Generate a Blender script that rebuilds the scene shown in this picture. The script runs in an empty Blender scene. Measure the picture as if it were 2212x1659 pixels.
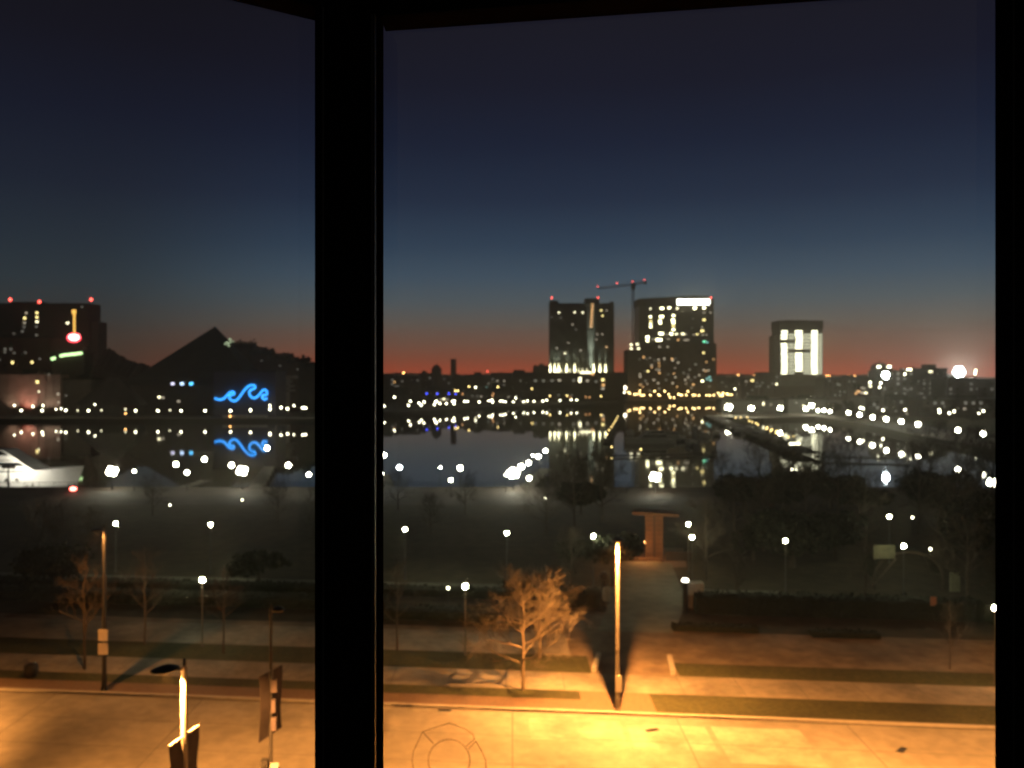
import bpy, math, random
from mathutils import Vector, Matrix
R = math.radians
SC = bpy.context.scene
COL = SC.collection

# ------------------------------------------------------------------ camera
F, CX, HOR, CAMZ = 1853.0, 1106.0, 813.0, 27.0     # metres above the water: 27; street level is 3
cam_d = bpy.data.cameras.new("camera"); cam = bpy.data.objects.new("camera", cam_d); COL.objects.link(cam)
cam.location = (0, 0, CAMZ); cam.rotation_euler = (R(90), 0, 0)
cam_d.sensor_width = 36; cam_d.lens = F / 2212 * 36; cam_d.shift_y = -16.5 / 2212
cam_d.clip_start = 0.05; cam_d.clip_end = 20000
cam_d.dof.use_dof = True; cam_d.dof.focus_distance = 1.5; cam_d.dof.aperture_fstop = 5.8
SC.camera = cam

# ------------------------------------------------------------------ world: clear sky before sunrise
W = bpy.data.worlds.new("World"); SC.world = W; W.use_nodes = True
nt = W.node_tree; nt.nodes.clear()
N = nt.nodes.new; L = nt.links.new
def lin(c): return tuple(((x/255)/12.92 if x/255 <= .04045 else ((x/255+.055)/1.055)**2.4) for x in c) + (1,)
out = N('ShaderNodeOutputWorld'); bg = N('ShaderNodeBackground')
tc = N('ShaderNodeTexCoord'); sp = N('ShaderNodeSeparateXYZ')
L(tc.outputs['Generated'], sp.inputs[0])
def ramp(stops):
    r = N('ShaderNodeValToRGB'); e = r.color_ramp.elements
    while len(e) > 1: e.remove(e[0])
    e[0].position = stops[0][0]; e[0].color = lin(stops[0][1])
    for p, c in stops[1:]:
        q = e.new(p); q.color = lin(c)
    r.color_ramp.interpolation = 'LINEAR'
    L(sp.outputs['Z'], r.inputs[0]); return r
r1 = ramp([(0, (190,84,56)), (.008, (178,82,56)), (.02, (150,86,64)), (.038, (125,96,80)), (.06, (104,101,94)), (.085, (84,98,104)),
           (.115, (66,87,104)), (.15, (49,69,90)), (.2, (35,48,70)), (.26, (26,34,55)), (.32, (24,26,42)), (.40, (25,24,34)), (.7, (20,20,28)), (1, (16,16,24))])
r2 = ramp([(0, (76,55,43)), (.03, (68,60,52)), (.06, (58,62,61)), (.1, (47,59,66)), (.14, (39,50,61)), (.2, (29,36,51)),
           (.27, (22,26,42)), (.34, (20,20,31)), (.42, (19,18,24)), (.7, (15,15,20)), (1, (13,13,18))])
vm = N('ShaderNodeVectorMath'); vm.operation = 'DOT_PRODUCT'
d0 = Vector((.26, 1, 0)).normalized(); vm.inputs[1].default_value = d0
L(tc.outputs['Generated'], vm.inputs[0])
mr = N('ShaderNodeMapRange'); mr.inputs[1].default_value = .74; mr.inputs[2].default_value = .93
mr.interpolation_type = 'SMOOTHSTEP'
L(vm.outputs['Value'], mr.inputs[0])
mx = N('ShaderNodeMix'); mx.data_type = 'RGBA'
L(mr.outputs[0], mx.inputs[0]); L(r2.outputs[0], mx.inputs[6]); L(r1.outputs[0], mx.inputs[7])
# faint unevenness of the air
nz = N('ShaderNodeTexNoise'); nz.inputs['Scale'].default_value = 3.0; nz.inputs['Detail'].default_value = 1
L(tc.outputs['Generated'], nz.inputs[0])
m2 = N('ShaderNodeMapRange'); m2.inputs[3].default_value = .93; m2.inputs[4].default_value = 1.07; L(nz.outputs[0], m2.inputs[0])
# unseen warm city glow added behind the viewer to lift dark facades
vb = N('ShaderNodeVectorMath'); vb.operation = 'DOT_PRODUCT'; vb.inputs[1].default_value = (-.1, -1, 0); L(tc.outputs['Generated'], vb.inputs[0])
mb_ = N('ShaderNodeMapRange'); mb_.inputs[1].default_value = .25; mb_.inputs[2].default_value = .9; mb_.interpolation_type = 'SMOOTHSTEP'; L(vb.outputs['Value'], mb_.inputs[0])
mx2 = N('ShaderNodeMix'); mx2.data_type = 'RGBA'; mx2.inputs[7].default_value = (.035,.03,.022,1)
L(mb_.outputs[0], mx2.inputs[0]); L(mx.outputs[2], mx2.inputs[6])
L(mx2.outputs[2], bg.inputs[0]); L(m2.outputs[0], bg.inputs[1]); L(bg.outputs[0], out.inputs[0])
W.cycles.sampling_method = 'AUTOMATIC'

# ------------------------------------------------------------------ render settings
SC.view_settings.view_transform = 'Standard'; SC.view_settings.look = 'None'
SC.view_settings.exposure = 0.0; SC.view_settings.gamma = 1.0
SC.render.engine = 'CYCLES'
SC.cycles.use_denoising = True
SC.cycles.max_bounces = 6; SC.cycles.diffuse_bounces = 2; SC.cycles.glossy_bounces = 4; SC.cycles.transparent_max_bounces = 12
SC.cycles.sample_clamp_direct = 0; SC.cycles.sample_clamp_indirect = 12
SC.cycles.filter_width = 1.7
SC.cycles.use_light_tree = True

# ------------------------------------------------------------------ helpers
def V(x, v, Y): return Vector(((x-CX)/F*Y, Y, CAMZ-(v-HOR)/F*Y))
def G(x, v, z):
    Y = (CAMZ-z)*F/(v-HOR); return Vector(((x-CX)/F*Y, Y, z))
def XW(x, Y): return (x-CX)/F*Y
def ZW(v, Y): return CAMZ-(v-HOR)/F*Y

class MB:
    def __init__(s): s.v = []; s.f = []
    def poly(s, pts):
        i = len(s.v); s.v += [tuple(p) for p in pts]; s.f.append(tuple(range(i, i+len(pts)))); return s
    def box(s, x0, y0, z0, x1, y1, z1, M=None):
        p = [(x0,y0,z0),(x1,y0,z0),(x1,y1,z0),(x0,y1,z0),(x0,y0,z1),(x1,y0,z1),(x1,y1,z1),(x0,y1,z1)]
        if M is not None: p = [tuple(M @ Vector(q)) for q in p]
        i = len(s.v); s.v += p
        for f in ((0,3,2,1),(4,5,6,7),(0,1,5,4),(1,2,6,5),(2,3,7,6),(3,0,4,7)): s.f.append(tuple(i+k for k in f))
        return s
    def prism(s, pts, z0, z1):
        n = len(pts); i = len(s.v)
        s.v += [(p[0], p[1], z0) for p in pts] + [(p[0], p[1], z1) for p in pts]
        s.f.append(tuple(i+k for k in reversed(range(n)))); s.f.append(tuple(i+n+k for k in range(n)))
        for k in range(n):
            a, b = k, (k+1) % n; s.f.append((i+a, i+b, i+n+b, i+n+a))
        return s
    def side(s, pts, x0, x1, M=None):      # outline in (y,z), extruded along x
        n = len(pts); i = len(s.v)
        q = [Vector((x0, p[0], p[1])) for p in pts] + [Vector((x1, p[0], p[1])) for p in pts]
        if M is not None: q = [M @ k for k in q]
        s.v += [tuple(k) for k in q]
        s.f.append(tuple(i+k for k in reversed(range(n)))); s.f.append(tuple(i+n+k for k in range(n)))
        for k in range(n):
            a, b = k, (k+1) % n; s.f.append((i+a, i+b, i+n+b, i+n+a))
        return s
    def tube(s, a, b, ra, rb=None, n=8, cap=True):
        a = Vector(a); b = Vector(b); rb = ra if rb is None else rb
        d = (b-a); d = d.normalized() if d.length > 1e-9 else Vector((0,0,1))
        u = d.orthogonal().normalized(); w = d.cross(u); i = len(s.v)
        for c, r in ((a, ra), (b, rb)):
            for k in range(n):
                t = 2*math.pi*k/n; s.v.append(tuple(c+u*math.cos(t)*r+w*math.sin(t)*r))
        for k in range(n):
            k2 = (k+1) % n; s.f.append((i+k, i+k2, i+n+k2, i+n+k))
        if cap: s.f.append(tuple(i+k for k in reversed(range(n)))); s.f.append(tuple(i+n+k for k in range(n)))
        return s
    def path(s, pts, r, n=6):
        for a, b in zip(pts, pts[1:]):
            s.tube(a, b, r, r, n)
        return s
    def ball(s, c, rx, ry=None, rz=None, seg=10, rings=7):
        ry = ry or rx; rz = rz or rx; c = Vector(c); i = len(s.v)
        s.v.append((c.x, c.y, c.z-rz))
        for r in range(1, rings):
            p = -math.pi/2+math.pi*r/rings
            for k in range(seg):
                t = 2*math.pi*k/seg
                s.v.append((c.x+rx*math.cos(p)*math.cos(t), c.y+ry*math.cos(p)*math.sin(t), c.z+rz*math.sin(p)))
        s.v.append((c.x, c.y, c.z+rz)); top = len(s.v)-1
        for k in range(seg):
            k2 = (k+1) % seg
            s.f.append((i, i+1+k2, i+1+k))
            for r in range(rings-2):
                a = i+1+r*seg; s.f.append((a+k, a+k2, a+seg+k2, a+seg+k))
            a = i+1+(rings-2)*seg; s.f.append((a+k, a+k2, top))
        return s
    def lathe(s, c, prof, n=12):
        c = Vector(c); i = len(s.v)
        for r, z in prof:
            for k in range(n):
                t = 2*math.pi*k/n; s.v.append((c.x+r*math.cos(t), c.y+r*math.sin(t), c.z+z))
        for j in range(len(prof)-1):
            for k in range(n):
                k2 = (k+1) % n; s.f.append((i+j*n+k, i+j*n+k2, i+(j+1)*n+k2, i+(j+1)*n+k))
        s.f.append(tuple(i+k for k in reversed(range(n)))); s.f.append(tuple(i+(len(prof)-1)*n+k for k in range(n)))
        return s
    def build(s, name, m, parent=None, loc=None, smooth=False):
        me = bpy.data.meshes.new(name); me.from_pydata(s.v, [], s.f); me.update()
        me.materials.append(m)
        if smooth: me.polygons.foreach_set('use_smooth', [True]*len(me.polygons))
        o = bpy.data.objects.new(name, me); COL.objects.link(o)
        if loc is not None: o.location = loc
        if parent is not None:
            o.parent = parent
        return o

def tag(o, label, cat, group=None):
    o['label'] = label; o['category'] = cat
    if group: o['group'] = group
    return o
def struct(name, mb, m, label=None):
    o = mb.build(name, m); o['kind'] = 'structure'
    if label: o['label'] = label
    return o
def thing(name, label, cat, loc=(0,0,0), rz=0, group=None):
    o = bpy.data.objects.new(name, None); COL.objects.link(o); o.empty_display_size = .3
    o.location = loc; o.rotation_euler = (0,0,rz)
    return tag(o, label, cat, group)
KIDS = {}
def kids(o): return [c for c in o.children]
def dup(root, loc, rz, label, group=None, scale=None, mats=None):
    r = root.copy(); COL.objects.link(r); r.location = loc; r.rotation_euler = (0,0,rz)
    if scale: r.scale = (scale,)*3
    r['label'] = label
    if group: r['group'] = group
    for ch in kids(root):
        c = ch.copy(); COL.objects.link(c); c.parent = r
        for g in kids(ch):
            d = g.copy(); COL.objects.link(d); d.parent = c
    return r
ORD = ['first','second','third','fourth','fifth','sixth','seventh','eighth','ninth','tenth','eleventh','twelfth','thirteenth','fourteenth',
       'fifteenth','sixteenth','seventeenth','eighteenth','nineteenth','twentieth']
def nth(i):
    if i < 20: return ORD[i]
    t = ['twenty','thirty','forty','fifty'][(i+1)//10-2]
    return (t[:-1]+'ieth') if (i+1) % 10 == 0 else t+'-'+ORD[(i % 10)]

# ------------------------------------------------------------------ materials
MC = {}
def mat(key, c, rough=.8, c2=None, scale=1.0, detail=4, bump=0.0, metal=0.0, spec=.4, kind='noise', patches=None):
    m = bpy.data.materials.new(key); m.use_nodes = True; t = m.node_tree
    b = t.nodes['Principled BSDF']; b.inputs['Roughness'].default_value = rough
    b.inputs['Metallic'].default_value = metal; b.inputs['Specular IOR Level'].default_value = spec
    b.inputs['Base Color'].default_value = tuple(c)+(1,)
    tcn = t.nodes.new('ShaderNodeTexCoord')
    if c2 is not None:
        if kind == 'noise':
            n = t.nodes.new('ShaderNodeTexNoise'); n.inputs['Scale'].default_value = scale; n.inputs['Detail'].default_value = detail
            t.links.new(tcn.outputs['Object'], n.inputs['Vector'])
            r = t.nodes.new('ShaderNodeValToRGB'); r.color_ramp.elements[0].position = .35; r.color_ramp.elements[1].position = .68
            r.color_ramp.elements[0].color = tuple(c)+(1,); r.color_ramp.elements[1].color = tuple(c2)+(1,)
            t.links.new(n.outputs['Fac'], r.inputs[0]); src = r.outputs[0]; fac = n.outputs['Fac']
            if patches:
                n3 = t.nodes.new('ShaderNodeTexNoise'); n3.inputs['Scale'].default_value = patches; n3.inputs['Detail'].default_value = 3
                t.links.new(tcn.outputs['Object'], n3.inputs['Vector'])
                mp = t.nodes.new('ShaderNodeMapRange'); mp.inputs[1].default_value = .3; mp.inputs[2].default_value = .7
                mp.inputs[3].default_value = .62; mp.inputs[4].default_value = 1.3
                t.links.new(n3.outputs['Fac'], mp.inputs[0])
                mm = t.nodes.new('ShaderNodeMix'); mm.data_type = 'RGBA'; mm.blend_type = 'MULTIPLY'; mm.inputs[0].default_value = 1
                t.links.new(src, mm.inputs[6]); t.links.new(mp.outputs[0], mm.inputs[7]); src = mm.outputs[2]
        else:
            n = t.nodes.new('ShaderNodeTexBrick'); n.inputs['Scale'].default_value = scale
            n.inputs['Color1'].default_value = tuple(c)+(1,); n.inputs['Color2'].default_value = tuple(c2)+(1,)
            n.inputs['Mortar'].default_value = (.10,.09,.08,1); n.inputs['Mortar Size'].default_value = .012
            t.links.new(tcn.outputs['Object'], n.inputs['Vector']); src = n.outputs['Color']; fac = n.outputs['Fac']
        t.links.new(src, b.inputs['Base Color'])
        if bump:
            bp = t.nodes.new('ShaderNodeBump'); bp.inputs['Strength'].default_value = bump; bp.inputs['Distance'].default_value = .05
            t.links.new(fac, bp.inputs['Height']); t.links.new(bp.outputs[0], b.inputs['Normal'])
    MC[key] = m; return m
def emit(key, c, s):
    m = bpy.data.materials.new(key); m.use_nodes = True; t = m.node_tree
    b = t.nodes['Principled BSDF']; b.inputs['Base Color'].default_value = (.5,.5,.5,1); b.inputs['Roughness'].default_value = .5
    b.inputs['Emission Color'].default_value = tuple(c)+(1,); b.inputs['Emission Strength'].default_value = s
    m.cycles.emission_sampling = 'FRONT'
    MC[key] = m; return m

asphalt = mat('concrete_road', (.19,.175,.15), .85, (.25,.23,.195), 1.2, 8, .3, patches=.10)
asphalt2 = mat('asphalt_patch', (.25,.235,.20), .8, (.30,.28,.24), 2.0, 6, .2, patches=.4)
concrete = mat('concrete', (.17,.15,.125), .85, (.23,.205,.17), 1.5, 6, .2, patches=.25)
kerbm = mat('kerb_stone', (.30,.28,.25), .8, (.38,.35,.3), 2.0, 5, .1)
gutterm = mat('gutter', (.07,.065,.06), .85, (.10,.09,.08), 2.0, 5)
brickp = mat('brick_paving', (.12,.075,.052), .85, (.175,.115,.08), 4.0, kind='brick', bump=.1)
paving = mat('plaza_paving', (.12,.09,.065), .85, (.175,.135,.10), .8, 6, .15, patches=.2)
grassm = mat('lawn', (.030,.034,.012), .95, (.058,.056,.022), 3.0, 8, .6, patches=.2)
soil = mat('park_ground', (.028,.022,.012), .95, (.052,.042,.022), .6, 7, .5, patches=.05)
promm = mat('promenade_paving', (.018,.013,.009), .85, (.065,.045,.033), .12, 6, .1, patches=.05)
pathm = mat('path_paving', (.10,.105,.085), .85, (.15,.15,.12), .8, 6, .1, patches=.15)
landm = mat('far_ground', (.035,.035,.028), .95, (.06,.055,.045), .02, 6)
hedgem = mat('hedge_leaf', (.009,.012,.004), .9, (.018,.022,.008), 4.0, 5, .4)
leafd = mat('evergreen_leaf', (.009,.012,.006), .9, (.018,.021,.010), 1.5, 4)
bark = mat('bark', (.13,.105,.08), .85, (.20,.16,.12), 6.0, 5, .3)
barkd = mat('dark_bark', (.045,.038,.03), .9, (.08,.065,.05), 5.0, 5, .3)
metald = mat('dark_metal', (.02,.02,.022), .45, metal=.2)
metalg = mat('grey_metal', (.17,.155,.14), .55, (.22,.20,.18), 3.0)
postm = mat('lamp_post_paint', (.09,.09,.085), .5)
bannerm = mat('banner_cloth', (.028,.022,.03), .9, (.045,.035,.04), 2.0)
signw = mat('sign_white', (.62,.56,.48), .6, (.68,.62,.54), 2.0)
stone = mat('pale_stone', (.33,.32,.27), .8, (.42,.40,.34), 2.0, 5, .2)
stonel = mat('tan_stone', (.20,.15,.10), .8, (.27,.20,.14), 2.0, 5, .2)
bwood = mat('pier_wood', (.05,.045,.038), .85, (.085,.075,.06), 2.0, 5, .2)
hullw = mat('white_hull', (.70,.69,.66), .35, (.76,.75,.72), .6)
hulls = mat('boat_grey', (.30,.30,.29), .4, (.38,.38,.36), .8)
navy = mat('navy_hull', (.03,.035,.05), .35)
glassd = mat('dark_glass', (.012,.014,.018), .15, spec=.6)
frame_m = mat('window_frame_paint', (.006,.0055,.005), .6, (.008,.0075,.007), 8.0, spec=0)
bl_dark = mat('dark_brick', (.035,.028,.022), .9, (.055,.042,.034), .25, 5)
bl_brown = mat('brown_brick', (.07,.045,.032), .9, (.10,.065,.045), .2, 5)
bl_grey = mat('grey_wall', (.06,.062,.056), .9, (.095,.095,.085), .15, 5)
bl_tan = mat('tan_wall', (.20,.17,.14), .9, (.28,.24,.20), .12, 5)
bl_pale = mat('pale_wall', (.09,.095,.08), .85, (.14,.145,.125), .1, 4)
bl_black = mat('slate_roof', (.018,.02,.015), .8, (.038,.04,.03), .12, 6)
pinkwall = mat('power_plant_brick', (.30,.21,.17), .9, (.42,.30,.25), .15, 6, .2)
tentm = mat('tent_cloth', (.10,.025,.02), .9, (.14,.04,.03), .5)
canopy = mat('pavilion_paint', (.11,.06,.033), .8, (.15,.085,.048), 1.0)

# water: nearly still, mirror-like
wm = bpy.data.materials.new('harbour_water'); wm.use_nodes = True; t = wm.node_tree
b = t.nodes['Principled BSDF']; b.inputs['Base Color'].default_value = (.006,.008,.009,1)
b.inputs['Roughness'].default_value = .03; b.inputs['IOR'].default_value = 1.36
tcn = t.nodes.new('ShaderNodeTexCoord'); n = t.nodes.new('ShaderNodeTexNoise'); n.inputs['Scale'].default_value = .35; n.inputs['Detail'].default_value = 2
t.links.new(tcn.outputs['Object'], n.inputs['Vector'])
bp = t.nodes.new('ShaderNodeBump'); bp.inputs['Strength'].default_value = .08; bp.inputs['Distance'].default_value = .015
t.links.new(n.outputs['Fac'], bp.inputs['Height']); t.links.new(bp.outputs[0], b.inputs['Normal'])

WH = (1,.95,.78); YE = (1,.72,.24); OR = (1,.48,.14); RD = (1,.10,.07); BL = (.12,.18,1); CY = (.25,.65,1); GR = (.2,1,.45); CW = (.85,.96,1)
SOD = (1,.375,.075)
em_white = emit('lamp_white', (1,.95,.66), 14); em_cool = emit('lamp_cool', CW, 60)
em_yel = emit('lamp_yellow', YE, 9); em_or = emit('lamp_orange', OR, 12)
em_red = emit('beacon_red', RD, 7); em_blue = emit('lamp_blue', (.03,.06,1), 6); em_cy = emit('lamp_sky_blue', CY, 16)
em_green = emit('lamp_green', GR, 14)
em_park = emit('park_globe', (1,.97,.6), 330)
em_flood = emit('floodlight_face', CW, 150)
em_prom = emit('promenade_lamp_glass', (1,.97,.74), 60)
em_sod = emit('sodium_glass', SOD, 400)
win_w = emit('window_white', (1,.92,.58), 4); win_w2 = emit('window_bright', (1,.94,.55), 9)
win_d = emit('window_dim', (1,.85,.62), .6); win_o = emit('window_amber', (1,.52,.18), 1.6); win_y = emit('window_yellow', (1,.80,.30), 3.2)
win_g = emit('window_green', (.2,1,.55), 3); win_t = emit('window_teal', (.25,.7,.65), 1.3); win_f = emit('window_faint', (.9,.85,.7), .2)
win_c = emit('office_light', (1,.97,.66), 4.2); win_cb = emit('office_strip', (.95,.95,.66), .75)
sign_m = emit('crown_sign', (1,1,.82), 8)

# ------------------------------------------------------------------ ground, water, roads
def flat(pts, z):
    return MB().poly([(p[0], p[1], z) for p in pts])
def band(x0, x1, a0, a1, z): return flat([(x0, a0-.1*x0), (x1, a0-.1*x1), (x1, a1-.1*x1), (x0, a1-.1*x0)], z)
struct('water', flat([(-1500,100),(1500,100),(1500,1900),(-1500,1900)], 0), wm)
struct('harbour_bed_ground', flat([(-1550,-100),(1550,-100),(1550,1950),(-1550,1950)], -4), landm)
shore = [(-900,506),(-117,512),(-100,560),(-93,600),(-77,621),(-50,653),(-27,704),(31,762),(60,764),(80,820),(112,906),(243,911),
         (212,700),(150,566),(122,548),(122,532),(150,515),(190,540),(188,467),(179,410),(172,360),(165,296),(158,240),(152,150),(150,60)]
far = MB()
ring = shore + [(1480,60),(1480,1880),(-1480,1880),(-1480,506)]
# triangulated safely as strips: one prism per stretch of shore
o = far.prism(ring, -3.9, 1.9)
far_o = struct('far_shore_ground', far, landm)
gnd = MB().prism([(-400,-60),(149.9,-60),(149.9,186),(60,186),(20,186.5),(-300,187)], -3.9, 2.95)
struct('park_ground', gnd, soil)
struct('road', band(-120,140,14,61.4,3.0), asphalt)
k = MB()
for xa, xb in ((-120,140),):
    k.v += [(x, a-.1*x, z) for (x,a,z) in ((xa,61.62,2.96),(xb,61.62,2.96),(xb,61.95,2.96),(xa,61.95,2.96),(xa,61.62,3.13),(xb,61.62,3.13),(xb,61.95,3.13),(xa,61.95,3.13))]
    k.f += [(0,3,2,1),(4,5,6,7),(0,1,5,4),(1,2,6,5),(2,3,7,6),(3,0,4,7)]
struct('kerb', k, kerbm)
struct('gutter_road_edge', band(-120,140,61.4,61.62,3.004), gutterm)
for q in ((1.2,7.5,56.9,60.4),(7.9,13.2,56.2,60.1),(13.6,19.5,54.6,60.2)):
    struct('road_patch', band(*q, 3.004), asphalt2)
jm = MB()
def jb(x0,x1,a0,a1,z): jm.poly([(x0,a0-.1*x0,z),(x1,a0-.1*x1,z),(x1,a1-.1*x1,z),(x0,a1-.1*x0,z)])
for k in range(9): jb(-46+k*11.5,-45.94+k*11.5,44,61.38,3.008)
for a_ in (49.2,53.0,57.2): jb(-60,80,a_,a_+.05,3.0115)
struct('road_joint_lines', jm, gutterm)
jm = MB()
for k in range(24): jb(-50+k*4.5,-49.95+k*4.5,65.72,69.68,3.1035)
struct('sidewalk_joint_lines', jm, gutterm)
struct('sidewalk_base', band(-120,140,61.95,88,3.09), paving)
struct('brick_sidewalk', band(-120,10.3,61.95,65.7,3.10), brickp)
struct('sidewalk', band(-120,140,65.7,69.7,3.10), concrete)
def lawn(x0,x1,a0,a1,z,nm='lawn'): struct(nm, band(x0,x1,a0,a1,z), grassm)
lawn(-120,5.1,63.9,65.66,3.104); lawn(10.3,140,62.0,65.66,3.104)
lawn(-120,6.4,69.74,73.9,3.104); lawn(13.4,140,69.74,72.9,3.104)
struct('garden_path', band(-120,5.0,74.0,80.0,3.106), concrete)
struct('planting_ground', band(-120,3.5,81.4,88,3.108), soil)
struct('planting_ground', band(14.5,140,82.0,88,3.108), soil)
struct('park_path', flat([(8,80.5),(15,79.8),(18.6,91),(20.4,110),(14.5,112),(10.8,93)],3.11), pathm)
struct('park_path', band(-70,30,96.5,99.0,2.96), pathm)
struct('park_path', flat([(19,92),(60,83),(60,86),(19.3,97)],2.965), pathm)
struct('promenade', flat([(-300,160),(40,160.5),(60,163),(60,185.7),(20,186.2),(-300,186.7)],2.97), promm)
struct('pavilion_terrace', flat([(13,108),(22,108),(24,120),(12.5,120)],2.985), brickp)
struct('shore_promenade', flat([(154,100),(166,296),(173,360),(180,410),(189,467),(191,538),(205,545),(212,460),(203,400),(194,340),(186,290),(176,100)],1.92), concrete)
struct('point_quay', flat([(123,533),(150,516.5),(186,537),(200,552),(196,585),(152,565),(123,547)],1.915), concrete)
struct('lawn', flat([(177,100),(187,290),(196,345),(205,405),(214,470),(260,560),(420,560),(420,100)],1.93), grassm)
struct('far_quay', flat([(-900,507),(-118,513),(-118,522),(-900,516)],1.92), concrete)
struct('far_quay', flat([(112,907),(243,912),(243,925),(112,920)],1.92), concrete)

# ------------------------------------------------------------------ the window we look through (about a metre away)
win = thing('bay_window', 'black framed bay window with thick corner post the harbour is seen through', 'window', (0,0,CAMZ))
# plan positions relative to the camera; right-hand pane runs on a slope of -.169, left-hand pane on +.68
pc_r = Vector((-.173,1.119)); pc_l = Vector((-.2505,1.090))
def rp(x): return (x, 1.119-.169*(x+.173))
def lp(x): return (x, 1.090+.68*(x+.2505))
def offs(p, s, d):                      # push a plan point back (away from the camera) by d
    return (p[0], p[1]+d)
m = MB()
m.prism([(-.2505,1.09),(-.245,1.082),(-.180,1.108),(-.173,1.119),(-.176,1.175),(-.256,1.145)], -1.6, .62)
post = m.build('corner_post', frame_m, win)
m = MB()
for xo in (-.1795,-.1765):               # thin gasket ridges on the post
    m.box(xo-.0006,1.100,-1.6,xo+.0006,1.112,.465)
m.box(-.2385,1.079,-1.6,-.2368,1.09,.465)
m.build('gasket', metald, win)
def header(x0, x1, fn, z0, z1, th, dep):
    a = fn(x0); b2 = fn(x1); mm = MB()
    mm.prism([(a[0],a[1]-dep),(b2[0],b2[1]-dep),(b2[0],b2[1]+th),(a[0],a[1]+th)], z0, z1); return mm
header(-.172,1.15,rp,.4702,.486,.05,.0).build('header', frame_m, win)
header(-.172,1.15,rp,.4862,.60,.05,-.012).build('header', frame_m, win)
header(-.95,-.2515,lp,.4700,.485,.05,.0).build('header', frame_m, win)
header(-.95,-.2515,lp,.4852,.60,.05,-.012).build('header', frame_m, win)
header(-.172,1.15,rp,-1.6,-1.2,.05,.0).build('sill', frame_m, win)
header(-.95,-.2515,lp,-1.6,-1.2,.05,.0).build('sill', frame_m, win)
a = rp(.5605); b2 = rp(.70)
mm = MB(); mm.prism([(a[0],a[1]),(b2[0],b2[1]),(b2[0]+.01,b2[1]+.06),(a[0]+.035,a[1]+.055)], -1.6, .62); mm.build('jamb', frame_m, win)
mm = MB(); q = rp(.578); mm.box(q[0],q[1]-.003,-1.6,q[0]+.0012,q[1]+.002,.6); mm.build('gasket', metald, win)
# glass: a single clear sheet in each opening, with the faint reflection every window has
gm = bpy.data.materials.new('window_glass'); gm.use_nodes = True; t = gm.node_tree; t.nodes.clear()
o_ = t.nodes.new('ShaderNodeOutputMaterial'); tr = t.nodes.new('ShaderNodeBsdfTransparent'); gl = t.nodes.new('ShaderNodeBsdfGlossy')
gl.inputs['Roughness'].default_value = .02; tr.inputs[0].default_value = (.97,.97,.965,1); mxs = t.nodes.new('ShaderNodeMixShader'); mxs.inputs[0].default_value = .06
t.links.new(tr.outputs[0], mxs.inputs[1]); t.links.new(gl.outputs[0], mxs.inputs[2]); t.links.new(mxs.outputs[0], o_.inputs[0])
a = rp(-.172); b2 = rp(.60)
MB().poly([(a[0],a[1]+.03,-1.3),(b2[0],b2[1]+.03,-1.3),(b2[0],b2[1]+.03,.5),(a[0],a[1]+.03,.5)]).build('pane', gm, win)
a = lp(-.95); b2 = lp(-.252)
MB().poly([(a[0],a[1]+.03,-1.3),(b2[0],b2[1]+.03,-1.3),(b2[0],b2[1]+.03,.5),(a[0],a[1]+.03,.5)]).build('pane', gm, win)
# decal on the pane: a ring inside a notched cross outline, only the upper half is in view
stk = bpy.data.materials.new('decal_line'); stk.use_nodes = True; t = stk.node_tree; t.nodes.clear()
o_ = t.nodes.new('ShaderNodeOutputMaterial'); tr = t.nodes.new('ShaderNodeBsdfTransparent'); tr.inputs[0].default_value = (.80,.78,.74,1)
df = t.nodes.new('ShaderNodeBsdfDiffuse'); df.inputs[0].default_value = (.02,.01,.01,1)
mxs = t.nodes.new('ShaderNodeMixShader'); mxs.inputs[0].default_value = .1
t.links.new(tr.outputs[0], mxs.inputs[1]); t.links.new(df.outputs[0], mxs.inputs[2]); t.links.new(mxs.outputs[0], o_.inputs[0])
def on_pane(x, v):                      # a point of the right-hand pane's plane, just inside the glass
    s = (x-CX)/F; Y = (1.119-.169*.173+.0285)/(1+.169*s); return Vector((s*Y, Y, -(v-HOR)/F*Y))
def dec(mb, pts, w=4.5):
    for (ax,ay),(bx,by) in zip(pts, pts[1:]):
        d = Vector((bx-ax, by-ay)); n_ = Vector((-d.y, d.x)).normalized()*w/2
        e = d.normalized()*w*.1
        mb.poly([on_pane(ax-n_.x-e.x, ay-n_.y-e.y), on_pane(bx-n_.x+e.x, by-n_.y+e.y), on_pane(bx+n_.x+e.x, by+n_.y+e.y), on_pane(ax+n_.x-e.x, ay+n_.y-e.y)])
cxd, cyd = 970, 1643
mb = MB()
dec(mb, [(cxd+45*math.cos(R(a)), cyd+46*math.sin(R(a))) for a in range(-180, 181, 12)], 5)
up = [(1007,1612),(1025,1597),(1021,1586),(1003,1574),(984,1566),(970,1562),(953,1567),(928,1576),(913,1581)]
dec(mb, up)
dn = [(x, 2*cyd-y) for x, y in up]; dec(mb, dn)
rt = [(1012,1618),(1028,1601),(1040,1622),(1049,1642),(1050,1660),(1040,1682),(1028,1697)]
dec(mb, rt); dec(mb, [(913,1581),(903,1602),(893,1622),(890,1643),(893,1664),(903,1686)]); dec(mb, [(913,1581),(936,1606)], 4.5)
mb.build('decal', stk, win)
for ch in win.children: pass

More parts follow.
